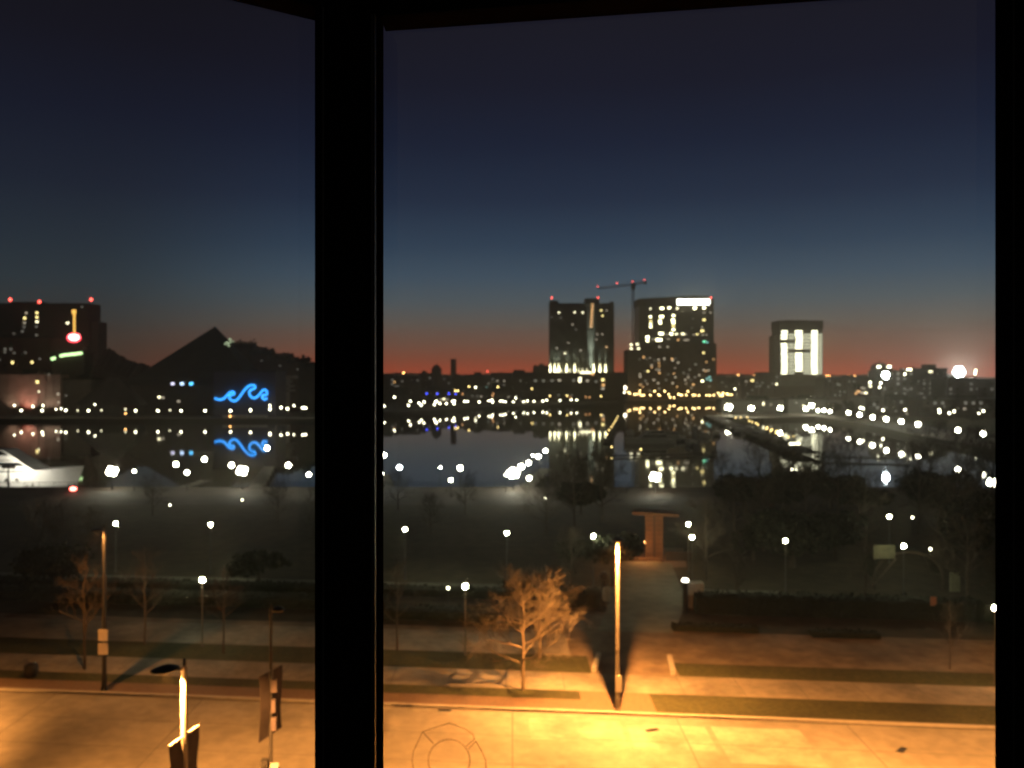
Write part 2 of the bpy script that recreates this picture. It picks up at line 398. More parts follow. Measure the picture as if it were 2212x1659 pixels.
# ------------------------------------------------------------------ near street lamps
def spot(parent, loc, power, color, ang=165, blend=.5, radius=.12, rot=(0,0,0)):
    l = bpy.data.lights.new('lamp_light', 'SPOT'); l.energy = power; l.color = color; l.spot_size = R(ang); l.spot_blend = blend
    l.shadow_soft_size = radius
    o = bpy.data.objects.new('lamp_light', l); COL.objects.link(o); o.location = loc; o.rotation_euler = rot; o.parent = parent; return o
def street_lamp(x, Y, label, power, aim=(0,-1), head=1.0, h=12.3, r=.16, spot_ang=165, color=SOD, off=.95, blend=.5, tilt=0):
    t = thing('street_lamp', label, 'street lamp', (x, Y, 3.1), 0, 'tall street lamps beside the road')
    MB().lathe((0,0,0), [(.24,0),(.24,.12),(r*1.25,.16),(r*1.2,.9),(r,1.0),(r*.72,h),(r*.3,h+.03)], 14).build('pole', metalg if power > 6000 else metald, t, smooth=False)  # pole darker where its lamp is dim: shade put into the colour
    ax, ay = aim; n_ = math.hypot(ax, ay); ax /= n_; ay /= n_
    m = MB(); m.tube((0,0,h-.12),(ax*.45,ay*.45,h-.02),.05,.045,8)
    m.build('arm', metald, t)
    m = MB(); cx, cy = ax*off, ay*off
    ang = math.atan2(ay, ax)
    pr = [(0,-.02),(.10,-.02),(.36,.0),(.46,.06),(.44,.12),(.30,.2),(.1,.25),(0,.26)]
    i = len(m.v)
    for rr, z in pr:
        for k in range(16):
            q = 2*math.pi*k/16; lx = rr*1.25*math.cos(q)*head; ly = rr*math.sin(q)*head
            m.v.append((cx+lx*math.cos(ang)-ly*math.sin(ang), cy+lx*math.sin(ang)+ly*math.cos(ang), h-.02+z))
    for j in range(len(pr)-1):
        for k in range(16):
            k2 = (k+1) % 16; m.f.append((i+j*16+k, i+j*16+k2, i+(j+1)*16+k2, i+(j+1)*16+k))
    hd = m.build('lamp_head', metald, t, smooth=True)
    MB().lathe((0,0,h+.0),[(.05,0),(.07,.12),(.05,.3),(.02,.34)],8).build('photocell', metald, t)
    if power:
        if power > 6000: MB().lathe((cx,cy,h-.085),[(.02,0),(.14,.01),(.17,.06)],12).build('lens', em_sod, t)
        spot(t, (cx,cy,h-.13), power, color, spot_ang, blend, .035, (R(tilt)*ay, 0, 0))
    return t
lampC = street_lamp(7.55, 61.4, 'tall lit street lamp on the far kerb, long dark shadow spreading behind it', 82000, (-.08,-1), tilt=4, spot_ang=160, off=.85, blend=.9)
MB().box(-.16,-.17,1.35,.30,-.12,2.55).build('sign_plate', signw, lampC)
MB().lathe((0,0,4.35),[(.15,0),(.17,.04),(.17,.14),(.15,.18)],12).build('collar', metalg, lampC)
lampL = street_lamp(XW(229,65.7), 65.4, 'dim orange street lamp carrying two pale boxes, beyond the litter bin', 5200, (-.1,-1))
for z in (2.75,3.78):
    MB().box(-.36,-.22,z,.36,-.14,z+.86).build('sign_box', signw, lampL)
lampN = street_lamp(XW(398,34.3), 34.3, 'brightly lit street lamp with two dark banners, on the near side of the road', 135000, (-.75,-.66), off=.75, tilt=-28, spot_ang=108, blend=.4)
def banners(t, z, L=1.02, hgt=2.3, d=Vector((.21,1,0)), both=True, m=bannerm):
    d = d.normalized()
    for s in (1,-1):
        e = d*L*s
        MB().tube((e.x*.08,e.y*.08,z),(e.x,e.y,z),.035,.03,8).build('banner_arm', metalg, t)
        n_ = Vector((-d.y,d.x,0))*.012; a = d*(.14*s); b3 = d*(.97*s)
        q = MB(); K = 6
        for k in range(K):                       # a cloth that sags a little
            z0 = z-.05-hgt*k/K; z1 = z-.05-hgt*(k+1)/K; w0 = .05*math.sin(k*.9+s); w1 = .05*math.sin((k+1)*.9+s)
            for nn in (n_, -n_):
                q.poly([(a.x+nn.x+w0*d.y, a.y+nn.y, z0),(b3.x+nn.x+w0*d.y, b3.y+nn.y, z0),(b3.x+nn.x+w1*d.y, b3.y+nn.y, z1),(a.x+nn.x+w1*d.y, a.y+nn.y, z1)])
        q.build('banner', m, t)
banners(lampN, 9.55)
lampS = street_lamp(XW(585,42.7), 42.7, 'unlit street lamp with torn banners and signal boxes, near side of the road', 0, (.5,-.3), r=.10, off=.5, head=.62)
banners(lampS, 9.3, .45, 3.2, Vector((.3,1,0)))
sg = MB().box(-.42,-.30,3.6,-.08,.02,4.9).build('signal_head', metald, lampS)
for z in (3.78,4.2,4.62):
    MB().lathe((-.25,-.31,z),[(.11,0),(.11,.02)],10).build('visor', metald, sg)
MB().side([(-.3,2.9),(.1,2.9),(.1,4.3),(-.1,4.7),(-.3,4.4)],.02,.42).build('signal_box', metald, lampS)
for (zz, dx) in ((8.2,.14),(7.2,.10),(6.3,.12)):
    MB().box(.05,-.12,zz,.05+dx*2,.1,zz+.62).build('bracket_sign', bannerm, lampS)
street_lamp(26.5, 32.0, 'lit street lamp on the near side of the road, nearest the window jamb', 190000, (0,1), tilt=18, spot_ang=106, blend=.4)
street_lamp(-47, 41.5, 'lit street lamp on the near side of the road, furthest along the kerb', 360000, (0,1), tilt=16, spot_ang=104, blend=.4)
street_lamp(47.5, 57.5, 'lit street lamp on the far kerb beyond the brick sidewalk', 26000, (0,-1), tilt=8)

# ------------------------------------------------------------------ park lamps
def park_lamp(loc, label, gmat=None, h=5.8, gr=.25):
    t = thing('park_lamp', label, 'park lamp', loc, 0, 'post-top globe lamps in the park')
    MB().lathe((0,0,0),[(.16,0),(.16,.1),(.10,.25),(.075,.6),(.05,h-.1),(.09,h-.06),(.12,h)],10).build('post', postm, t)
    MB().ball((0,0,h+gr*.95), gr, gr, gr*1.12, 14, 10).build('globe', gmat or em_park, t, smooth=True)
    MB().lathe((0,0,h+gr*1.95),[(gr*.75,0),(gr*.5,.07),(.03,.14)],10).build('cap', metald, t)
    return t
def pl(x, v, h=6.05): Y = (CAMZ-2.98-h)*F/(v-HOR); return (XW(x,Y), Y, 2.98)
PL = [((250,1130),'white globe lamp in the park directly above the dim orange street lamp'),
      ((455,1132),'white globe lamp in the dark park, second beyond the dim street lamp'),
      ((437,1251),'bright white globe lamp on the lawn above the near banner lamp'),
      ((875,1142),'small greenish globe lamp in the dark park next to the window post'),
      ((1005,1265),'bright white globe lamp on a pale post beside the bare orange-lit tree'),
      ((1095,1150),'white globe lamp in the park straight above the bare tree'),
      ((1282,1157),'white globe lamp between the dark round evergreen and the park path'),
      ((1487,1131),'upper of two white globe lamps beside the orange pavilion'),
      ((1495,1159),'lower of two white globe lamps beside the orange pavilion'),
      ((1697,1167),'white globe lamp standing alone behind the long hedge'),
      ((1921,1115),'white globe lamp above the arched park shelter, set back'),
      ((1952,1178),'brightest white globe lamp hanging over the arched park shelter'),
      ((2150,1312),'white globe lamp on a tall pale post against the window jamb')]
pz = park_lamp(pl(*PL[0][0]), PL[0][1], gr=.2)
for (p, lb) in PL[1:]:
    big = p in ((1005,1265),(1952,1178),(455,1132),(437,1251))
    dup(pz, pl(*p), 0, lb, scale=1.0)
# small extra lamps with another colour
sl = thing('garden_light', 'tiny white garden light beside the bright globe lamp on the lawn', 'garden light', (XW(968,88),88,2.98), 0, 'small garden lights')
MB().tube((0,0,0),(0,0,2.2),.04).build('post', metald, sl); MB().ball((0,0,2.3),.14,seg=8,rings=5).build('bulb', em_white, sl)
for (x,v,Y,lb) in ((1971,1118,112,'small garden light next to the lamp above the arched shelter'),(2010,1186,98,'small garden light on the shoulder of the arched shelter'),(1178,1076,160,'small white light at the promenade edge below the lamp cluster'),
                (523,1080,158,'small flat light on the promenade below the big lamp cluster'),(367,1091,152,'small light on the promenade rail below the yacht bow')):
    dup(sl, (XW(x,Y),Y,ZW(v,Y)-2.3), 0, lb)

# ------------------------------------------------------------------ trees
def bare_tree(seed, H, spread, trunk_r, m_tr, m_tw, twigs=5, limbs=9, start=.28, density=1.0, droop=0, lift=1.0):
    rnd = random.Random(seed); tr = MB(); cr = MB()
    pts = [Vector((0,0,0))]; n = 9
    for k in range(1, n+1):
        pts.append(Vector((rnd.uniform(-.05,.05)*k*.35*H/9, rnd.uniform(-.05,.05)*k*.35*H/9, H*.93*k/n)))
    rad = lambda f: trunk_r*(1-f)**.8+.02
    for k in range(n): tr.tube(pts[k], pts[k+1], rad(k/n), rad((k+1)/n), 7, cap=False)
    def at(f): q = f*n; i = min(n-1,int(q)); return pts[i].lerp(pts[i+1], q-i)
    def branch(mb, a, d, L, r, depth):
        segs = 3 if depth else 4; p = a.copy(); dd = d.normalized()
        for s_ in range(segs):
            dd = (dd+Vector((rnd.uniform(-.22,.22),rnd.uniform(-.22,.22),rnd.uniform(-.1,.2)-droop))).normalized()
            q = p+dd*L/segs; r0 = r*(1-s_/segs*.6); r1 = r*(1-(s_+1)/segs*.6)
            (mb if r0 > .035 else cr).tube(p, q, max(r0,.013), max(r1,.011), 5 if r0 > .03 else 3, cap=False)
            if depth > 0:
                for _ in range(2 if rnd.random() < .85*density else 1):
                    s2 = dd.cross(Vector((rnd.uniform(-1,1),rnd.uniform(-1,1),rnd.uniform(-1,1)))).normalized()
                    nd = (dd*.75+s2*.75+Vector((0,0,.15-droop))).normalized()
                    branch(mb, q, nd, L*rnd.uniform(.42,.6), r1*.55, depth-1)
            p = q
    for k in range(limbs):
        f = start+(.95-start)*(k+rnd.random()*.6)/limbs; a = at(f); th = k*2.4+rnd.uniform(-.4,.4)
        up = (.35+.9*f)*lift; d = Vector((math.cos(th), math.sin(th), up))
        L = spread*(1-.55*abs(f-.42))*rnd.uniform(.75,1.05)*(1.15-f*.55)
        branch(tr, a, d, L, rad(f)*.55+.01, twigs)
    branch(tr, pts[-1], Vector((0,0,1)), H*.1, .03, 1)
    return tr, cr
def add_tree(seed, loc, label, H, spread, r, m1, m2, group=None, **kw):
    tr, cr = bare_tree(seed, H, spread, r, m1, m2, **kw)
    t = thing('bare_tree', label, 'tree', loc, random.Random(seed).uniform(0,6), group)
    tr.build('trunk', m1, t); cr.build('crown', m2, t); return t
twig = mat('twigs', (.075,.062,.048), .85, (.125,.105,.08), 3.0)
twigd = mat('dark_twigs', (.028,.022,.017), .9, (.045,.036,.028), 3.0)
barkm = mat('young_bark', (.055,.044,.033), .9, (.09,.07,.052), 5.0)
tA = add_tree(11, (XW(1130,65.4), 65.4, 3.1), 'bare leafless tree lit orange on the sidewalk strip, left of the shadowed lamp pole', 8.3, 4.1, .14, bark, twig, twigs=3, limbs=14, start=.24, density=.8, lift=.5)
tB = add_tree(7, (XW(1166,72.6), 72.8, 3.1), 'bare leafless tree standing just behind the orange-lit street tree', 7.6, 3.9, .13, bark, twig, twigs=3, limbs=12, start=.18, density=.8, lift=.5)
twigm = mat('brown_twigs', (.035,.026,.018), .9, (.06,.044,.03), 3.0)
tC = add_tree(23, (XW(183,70), 70, 3.1), 'thin bare tree on the sidewalk beside the dim orange street lamp', 8.8, 3.0, .10, barkm, twigm, twigs=2, limbs=10, start=.33, group='young trees in the lawn strips')
for (x, Y, rz, lb, s_) in ((313,76.5,1,'young bare tree where the green lawn strip begins',.95),(483,74,2.2,'young bare tree beside the bright globe lamp above the banner lamp',.8),
                      (858,75,4,'young bare tree close beside the window corner post',.85),(1590,88,5,'young bare tree in front of the long hedge, near the stone pillar',.6),
                      (2052,70,.4,'young bare tree near the window jamb',.62),(1870,86,3.1,'young bare tree in front of the hedge, below the arched shelter',.8)):
    dup(tC, (XW(x,Y),Y,3.1), rz, lb, scale=s_)
tD = add_tree(5, (XW(1525,101), 101, 2.98), 'bare tree with pale lit twigs behind the two pavilion lamps', 9.2, 4.2, .17, barkm, twigm, 'bare trees in the park', twigs=3, limbs=12, start=.25, droop=.06)
tE = add_tree(41, (XW(1240,137), 137, 2.98), 'dark bare tree in front of the water beside the lamp cluster', 11.5, 5.0, .2, barkd, twigd, 'bare trees in the park', twigs=3, limbs=13, start=.2)
bt = [(1180,128,.8,tE),(1300,142,1.0,tE),(1005,150,.62,tE),(930,131,.5,tE),(860,155,.6,tE),(600,140,.6,tE),(330,148,.6,tE),(1585,130,.95,tD),(1650,118,.9,tE),(1740,126,1.05,tE),(1810,140,1.1,tD),
      (1870,118,.9,tE),(1985,130,1.15,tE),(2060,112,1.15,tD),(2120,122,1.2,tE),(1690,150,.95,tE),(1560,158,.85,tE),(2090,88,1.0,tD),(95,100,.8,tE),(700,110,.8,tE),(1235,99,.55,tE),(190,112,.7,tD)]
bt += [(1640,165,1.0,tE),(1715,168,1.1,tE),(1780,160,1.15,tE),(1835,166,1.05,tE),(2010,158,1.2,tE),(2090,150,1.25,tE),(2145,140,1.3,tE)]
near_l = ['a step from the lamp cluster','behind the evergreen','rising from the promenade edge near the window post','small one, low in the dark park','beside the quay by the window post','on the promenade below the paired lamps',
  'on the promenade under the yacht bow','behind the pavilion lamps','between the pavilion and the mounded evergreens','rising over the mounded evergreens','with loose twigs over the dock lights','behind the lone globe lamp',
  'over the arched shelter','leaning over the shelter by the jamb','tall, nearest the shore lights by the jamb','behind the mounded evergreens near the water','by the water beyond the pavilion','in front of the jamb over the shelter panel',
  'in the darkest corner under the yacht','half hidden by the window post','low, behind the lit bare tree','beyond the dim orange street lamp',
 'at the water behind the pavilion side mound','at the water straight behind the green light mast','at the water under the white dock lights','at the water left of the bluish reflection','at the water right of the bluish reflection','close to the jamb behind the shelter','touching the jamb at the water edge']
rr = random.Random(3)
for (x,Y,s_,src), lb in zip(bt, near_l):
    dup(src, (XW(x,Y),Y,2.97), rr.uniform(0,6), 'dark bare park tree '+lb, group='bare trees in the park', scale=s_)

def leafy(seed, rx, ry, rz, n=1600, size=.3, base=0, squash=1.0):
    rnd = random.Random(seed); m = MB()
    lob = [(Vector((rnd.uniform(-.5,.5)*rx, rnd.uniform(-.5,.5)*ry, rnd.uniform(-.35,.5)*rz)), rnd.uniform(.4,.68)) for _ in range(11)]
    for _ in range(n):
        c, q = rnd.choice(lob)
        d = Vector((rnd.gauss(0,1),rnd.gauss(0,1),rnd.gauss(0,1))).normalized()*rnd.uniform(.55,1.05)*q
        p = c+Vector((d.x*rx,d.y*ry,d.z*rz)); p.z = max(p.z, -rz)
        a = Vector((rnd.gauss(0,1),rnd.gauss(0,1),rnd.gauss(0,1))).normalized(); b3 = a.orthogonal().normalized()
        s_ = size*rnd.uniform(.5,1.2); b3 = Matrix.Rotation(rnd.uniform(0,6),3,a) @ b3; c3 = a.cross(b3)
        m.poly([p+b3*s_, p+c3*s_*.6, p-b3*s_, p-c3*s_*.6])
    return m
def evergreen(seed, loc, label, rx, rz, h0, n=1500, size=.35, group='dark evergreens in the park', ry=None):
    t = thing('evergreen_tree', label, 'tree', loc, 0, group)
    MB().tube((0,0,0),(0,0,h0+rz*.9),rx*.07,rx*.03,8).build('trunk', barkd, t)
    leafy(seed, rx, ry or rx, rz, n, size).build('crown', leafd, t, loc=(0,0,h0+rz)); return t
evergreen(2, (XW(1322,98), 98, 2.98), 'dark round evergreen in front of the orange-lit pavilion', 3.7, 1.9, 2.2, 2600, .34)
evergreen(4, (XW(1243,104), 104, 2.98), 'low dark evergreen next to the round one by the pavilion', 2.4, 1.3, 1.6, 1200, .3)
evergreen(9, (XW(1712,108), 108, 2.98), 'largest mounded evergreen under the green navigation light', 5.6, 3.3, 1.2, 3400, .45)
evergreen(14, (XW(1805,112), 112, 2.98), 'mounded evergreen between the big mound and the arched shelter', 4.0, 2.7, 1.2, 1900, .4)
evergreen(15, (XW(1628,112), 112, 2.98), 'mounded evergreen on the pavilion side of the big mound', 3.2, 2.2, .9, 1500, .38)
evergreen(16, (XW(2095,106), 106, 2.98), 'dark evergreen behind the shelter panel by the window jamb', 3.8, 3.6, 1.4, 1900, .4)
evergreen(17, (XW(1150,92), 92, 2.98), 'low spreading evergreen behind the crown of the lit bare tree', 3.4, 1.0, .5, 1300, .3)
evergreen(18, (XW(120,94), 94, 2.98), 'dark evergreen in the black corner of the park under the yacht', 4.6, 2.2, 1.0, 1800, .4)
evergreen(19, (XW(560,100), 100, 2.98), 'dark evergreen between two park globe lamps above the unlit lamp', 4.0, 1.4, .8, 1500, .38)

def hedge(x0, x1, a0, w, h, label, z=3.11, seed=1, dens=26):
    rnd = random.Random(seed); m = MB(); L_ = x1-x0; n = max(4, int(L_*2.2)); ring = []
    prof = [(-.5,0),(-.52,.45),(-.47,.88),(-.25,1.0),(.2,1.02),(.45,.9),(.5,.5),(.5,0)]
    for k in range(n+1):
        x = x0+L_*k/n; row = []
        for (py,pz_) in prof:
            row.append(len(m.v)); j = rnd.uniform(-.07,.07)
            m.v.append((x+rnd.uniform(-.08,.08), a0-.1*x+py*w+j*w*.6, z+pz_*h+(rnd.uniform(-.09,.07)*h if pz_ > .3 else 0)))
        ring.append(row)
    for k in range(n):
        for q in range(len(prof)-1): m.f.append((ring[k][q], ring[k+1][q], ring[k+1][q+1], ring[k][q+1]))
    m.f.append(tuple(ring[0])); m.f.append(tuple(reversed(ring[-1])))
    for _ in range(int(L_*dens)):
        x = rnd.uniform(x0,x1); py = rnd.uniform(-.55,.5); zz = h*rnd.uniform(.75,1.08) if py > -.4 else h*rnd.uniform(.1,1.05)
        p = Vector((x, a0-.1*x+py*w, z+zz)); a = Vector((rnd.gauss(0,1),rnd.gauss(0,1),rnd.gauss(0,1))).normalized(); b3 = a.orthogonal()*.14; c3 = a.cross(b3)*.7
        m.poly([p+b3,p+c3,p-b3,p-c3])
    return tag(m.build('hedge', hedgem), label, 'hedge', 'clipped hedges along the park')
hedge(18.5, 46, 89.2, 2.2, 1.9, 'long dark clipped hedge running from the stone pillar toward the shelter', seed=2)
hedge(46.4, 66, 87.5, 2.4, 1.7, 'dark hedge in front of the arched shelter by the window jamb', seed=3)
hedge(-12.5, -1.5, 84.5, 2.6, .9, 'low dark hedge behind the bright globe lamp post', seed=4)
hedge(3.5, 9.2, 90.5, 2.2, 1.7, 'short dark hedge between the lit bare tree and the gate post', seed=5)
hedge(-70, -13, 87.5, 3.0, 1.0, 'long low hedge across the dark lawn beyond the sidewalk trees', seed=6)
hedge(15.2, 23, 82.6, 1.2, .5, 'narrow low planting strip in front of the stone pillar', seed=7)
hedge(27.5, 33.5, 81.9, 1.3, .5, 'short low planting strip on the far side of the brown plaza', seed=8)
hedge(-60, 4, 97.5-4.5, 2.0, .8, 'low hedge behind the first one, under the park globe lamps', seed=9)

# ------------------------------------------------------------------ park furniture
t = thing('litter_bin', 'round black litter bin on the grass strip beyond the far kerb', 'litter bin', (XW(67,68.2), 68.2, 3.11))
MB().lathe((0,0,0),[(.40,0),(.46,.1),(.52,.4),(.52,.8),(.46,.92)],14).build('drum', metald, t)
MB().lathe((0,0,.92),[(.50,0),(.48,.06),(.28,.14),(.05,.17)],14).build('lid', metald, t)
MB().box(.18,-.05,1.0,.30,.05,1.22).build('flap', metald, t)

t = thing('stone_pillar', 'tan stone gate pillar with a pale cap at the end of the long hedge', 'pillar', (XW(1501,88.2), 88.2, 3.1))
MB().box(-1.0,-.7,0,1.0,.7,.25).build('plinth', bl_brown, t)
MB().box(-.88,-.6,.25,.88,.6,1.55).build('shaft', stonel, t)
MB().side([(-.62,1.55),(.62,1.55),(.55,2.75),(-.55,2.75)],-.82,.82).build('upper_block', stone, t)
t = thing('gate_light', 'dark light post with a glowing white cap in front of the stone pillar', 'light post', (XW(1480,86.6), 86.6, 3.1))
MB().lathe((0,0,0),[(.30,0),(.26,.3),(.24,3.1),(.30,3.2)],12).build('post', metald, t)
MB().lathe((0,0,3.2),[(.34,0),(.36,.12),(.28,.26),(.08,.32)],12).build('cap', emit('cap_glow', (1,.92,.75), 7), t)
t = thing('gate_post', 'dark gate post with a pale round panel on the lamp side of the park path', 'gate post', (XW(1304,88.5), 88.5, 3.1))
MB().lathe((0,0,0),[(.34,0),(.3,.3),(.3,2.9),(.42,3.0),(.42,3.5),(.2,3.75)],12).build('post', metald, t)
MB().lathe((.25,-.4,.85),[(.34,0),(.45,.3),(.45,1.0),(.34,1.4)],12).build('panel', stone, t)
m = MB()
def edgewall(x0, a0, x1, a1, lb):
    d = Vector((x1-x0, (a1-.1*x1)-(a0-.1*x0))); n_ = Vector((-d.y, d.x)).normalized()*.19
    p = Vector((x0, a0-.1*x0)); q = Vector((x1, a1-.1*x1))
    o = MB().prism([p+n_, p-n_, q-n_, q+n_], 3.11, 3.5).build('edging_wall', kerbm); tag(o, lb, 'low wall', 'low concrete edging walls')
edgewall(6.6, 69.9, 7.4, 73.8, 'low pale edging wall at the end of the lawn strip, bare tree side of the lamp')
edgewall(12.9, 69.9, 13.3, 73.8, 'low pale edging wall at the end of the dark lawn strip, pillar side of the lamp')
# tree grates and drains on the road keep the surface from looking bare
t = thing('drain_cover', 'dark square drain cover beside the far kerb under the lit bare tree', 'drain', (-4.8, 61.7, 3.006), 0, 'iron covers in the road')
MB().box(-.45,-.3,0,.45,.1,.006).build('grate', metald, t); MB().box(-.5,-.34,0,-.45,.14,.01).build('rim', metald, t)
dup(t, (9.5,58.3,3.01), .3, 'dark iron cover in the brightest part of the road'); dup(t, (25,55.2,3.006), .8, 'dark iron cover in the road toward the window jamb')

# orange-lit pavilion
pv = thing('pavilion', 'orange-lit open pavilion with a thin flat roof and a broad central pier', 'pavilion', (XW(1412,114), 114, 2.99))
zr = ZW(1105,114)-2.99
MB().prism([(-2.9,-.4),(2.9,-2.4),(3.2,-.2),(-2.2,3.4)], zr-.35, zr).build('roof', canopy, pv)
MB().box(-1.1,-.2,0,1.2,.5,zr-.36).build('central_wall', canopy, pv)
MB().box(-.05,-.32,0,.12,-.21,zr-.36).build('post', metald, pv)
sl_ = MB()
for k in range(9): sl_.box(-1.0,-.27,.5+k*.62,1.1,-.205,.56+k*.62)
sl_.build('wall_slats', barkd, pv)
MB().box(-6.2,-3.2,0,.7,-2.9,.55).build('low_wall', canopy, pv)
MB().box(1.25,-2.2,0,4.6,-1.95,1.1).build('planter', bl_dark, pv)
lm = thing('wall_lamp', 'small orange lamp under the pavilion roof', 'wall lamp', (XW(1412,114)-1.6, 111.2, 5.6))
MB().box(-.15,-.1,-.08,.15,.1,.1).build('housing', metald, lm); MB().box(-.12,-.08,-.11,.12,.08,-.085).build('lens', em_or, lm)
l = bpy.data.lights.new('lamp_light','POINT'); l.energy = 620; l.color = (1,.36,.09); l.shadow_soft_size = .1
o = bpy.data.objects.new('lamp_light', l); COL.objects.link(o); o.location = (0,-.9,-.35); o.parent = lm

# arched shelter on the jamb side
Ysh = 97.0; cxs = XW(1962,Ysh)
sh = thing('arched_shelter', 'dark arched park shelter with one pale upright panel and a pale sign board', 'shelter', (cxs, Ysh, 2.98))
arc = []
for k in range(13):
    a_ = math.pi*k/12; arc.append((3.9*math.cos(a_), 1.2+ (ZW(1192,Ysh)-2.98-1.2)*math.sin(a_)))
m = MB()
for (xa,za),(xb,zb) in zip(arc, arc[1:]): m.tube((xa,0,za),(xb,0,zb),.16,.16,6)
m.tube((3.9,0,0),(3.9,0,1.3),.16); m.tube((-3.9,0,0),(-3.9,0,1.3),.16)
m.build('arch_rib', barkm, sh)
m = MB()
for (xa,za),(xb,zb) in zip(arc, arc[1:]): m.poly([(xa,.1,za),(xb,.1,zb),(xb,3.2,zb+.3),(xa,3.2,za+.3)]); m.poly([(xa,.1,za-.06),(xa,3.2,za+.24),(xb,3.2,zb+.24),(xb,.1,zb-.06)])
m.build('shell_roof', leafd, sh)
MB().box(XW(2041,Ysh)-cxs,-1.2,ZW(1292,Ysh)-2.98,XW(2062,Ysh)-cxs,-1.05,ZW(1232,Ysh)-2.98).build('upright_panel', mat('lit_panel',(.26,.26,.18),.8,(.32,.32,.23),2.0), sh)
MB().box(XW(1880,Ysh)-cxs,-.9,ZW(1204,Ysh)-2.98,XW(1926,Ysh)-cxs,-.75,ZW(1174,Ysh)-2.98).build('sign_board', mat('lit_board',(.10,.10,.065),.9,(.14,.14,.09),1.5), sh)
MB().tube((XW(1884,Ysh)-cxs,-.8,0),(XW(1884,Ysh)-cxs,-.8,ZW(1204,Ysh)-2.98),.07).build('board_post', metald, sh)
MB().tube((XW(1930,Ysh)-cxs,-.6,ZW(1204,Ysh)-2.98),(XW(1870,Ysh)-cxs,-1.6,.6),.1).build('brace', barkm, sh)
t = thing('park_sign', 'small orange-brown sign board on a thin post before the shelter', 'sign', (XW(2016,84), 84, 3.11))
MB().tube((0,0,0),(0,0,2.0),.045).build('post', metald, t); MB().box(-.3,-.05,ZW(1308,84)-3.11,.3,.02,ZW(1289,84)-3.11).build('board', mat('orange_board',(.42,.17,.09),.8), t)

# ------------------------------------------------------------------ promenade edge: railing, lamps, boats, piers
rl = thing('promenade_railing', 'dark metal railing along the near harbour edge', 'railing', (0,185.2,2.98))
m = MB(); m.tube((-150,.3,1.1),(38,0,1.1),.06,n=6); m.tube((-150,.3,.6),(38,0,.6),.035,n=5); m.build('rail', metald, rl)
for k in range(60):
    x = -150+188*k/59; MB().tube((x,.15,0),(x,.15,1.12),.05,n=5).build('baluster_post', metald, rl)
def big_lamp(x, v, Y, label, z0=2.97, hr=1.0, n=4, g='floodlit lamp clusters on the promenade', e=em_prom):
    z = ZW(v,Y); t = thing('promenade_lamp', label, 'promenade lamp', (XW(x,Y), Y, z0), 0, g)
    MB().lathe((0,0,0),[(.2,0),(.12,.4),(.08,z-z0-.1)],8).build('pole', metald, t)
    for k in range(n):
        a_ = 2*math.pi*k/n+.5; cx_, cz_ = hr*.62*math.cos(a_), hr*.42*math.sin(a_)
        MB().tube((0,.1,z-z0-.1),(cx_,.1,z-z0+cz_),.04,n=5).build('arm', metald, t)
        MB().ball((cx_,0,z-z0+cz_),hr*.5,seg=12,rings=8).build('globe', e, t)
    return t
big_lamp(242,1018,182,'large bright lamp cluster on the promenade between the yacht bow and the far pier lamps', hr=1.15)
big_lamp(523,1017,182,'large bright lamp cluster directly below the blue wave reflection', hr=1.1)
big_lamp(1109,1022,182,'largest white lamp cluster at the foot of the diagonal pier', hr=1.25, n=5)
big_lamp(1415,1030,176,'large bright lamp cluster beyond the pavilion roof', hr=1.05)
big_lamp(2143,1042,150,'large bright lamp cluster against the window jamb by the shore path', hr=.85)
def quay_lamp(x, v, Y, z0, label, r=.32, e=em_prom, g='lamps on the near quays and piers'):
    z = ZW(v,Y); t = thing('quay_lamp', label, 'quay lamp', (XW(x,Y),Y,z0), 0, g)
    MB().lathe((0,0,0),[(.12,0),(.07,.3),(.05,max(.3,z-z0-r))],7).build('pole', metald, t)
    MB().ball((0,0,z-z0),r,seg=12,rings=8).build('globe', e, t); return t
QL = [(290,1018,180,.30,'smaller quay lamp just beyond the yacht-side lamp cluster'),(380,1003,196,.5,'quay lamp nearest the yacht on the small west pier'),(404,1021,180,.42,'quay lamp on the promenade, next beyond the west pier'),
 (442,992,210,.55,'quay lamp at the outer end of the small west pier'),(500,1005,198,.55,'quay lamp touching the big cluster under the wave reflection'),(577,968,243,.62,'quay lamp at the tip of the centre pier, over the wave reflection'),
 (623,1005,197,.55,'quay lamp on the promenade between the wave reflection and the corner post'),(667,1025,179,.42,'quay lamp close beside the window corner post'),
 (830,983,222,.55,'upper quay lamp just past the window corner post'),(863,1010,192,.5,'cool white quay lamp next to the window corner post'),(824,1023,179,.34,'lower quay lamp half hidden by the window corner post'),
 (994,1011,186,.52,'quay lamp midway between the corner post and the big cluster'),(974,1037,170,.34,'low quay lamp beneath the midway one'),(1143,1033,171,.42,'quay lamp on the jamb side of the largest cluster'),
 (1126,1008,196,.62,'first lamp along the diagonal pier from the largest cluster'),(1142,1000,206,.5,'second lamp along the diagonal pier'),(1163,986,222,.55,'third lamp along the diagonal pier'),
 (1178,974,238,.5,'last lamp at the tip of the diagonal pier'),(1151,984,226,.22,'small lamp beside the third pier lamp'),(1093,1026,178,.22,'small lamp on the post side of the largest cluster'),
 (951,1010,188,.22,'faint small quay lamp past the midway pair')]
for (x,v,Y,r_,lb) in QL:
    quay_lamp(x,v,Y, 1.2 if Y > 186 else 2.97, lb, r_, em_cool if 'cool' in lb else em_prom)
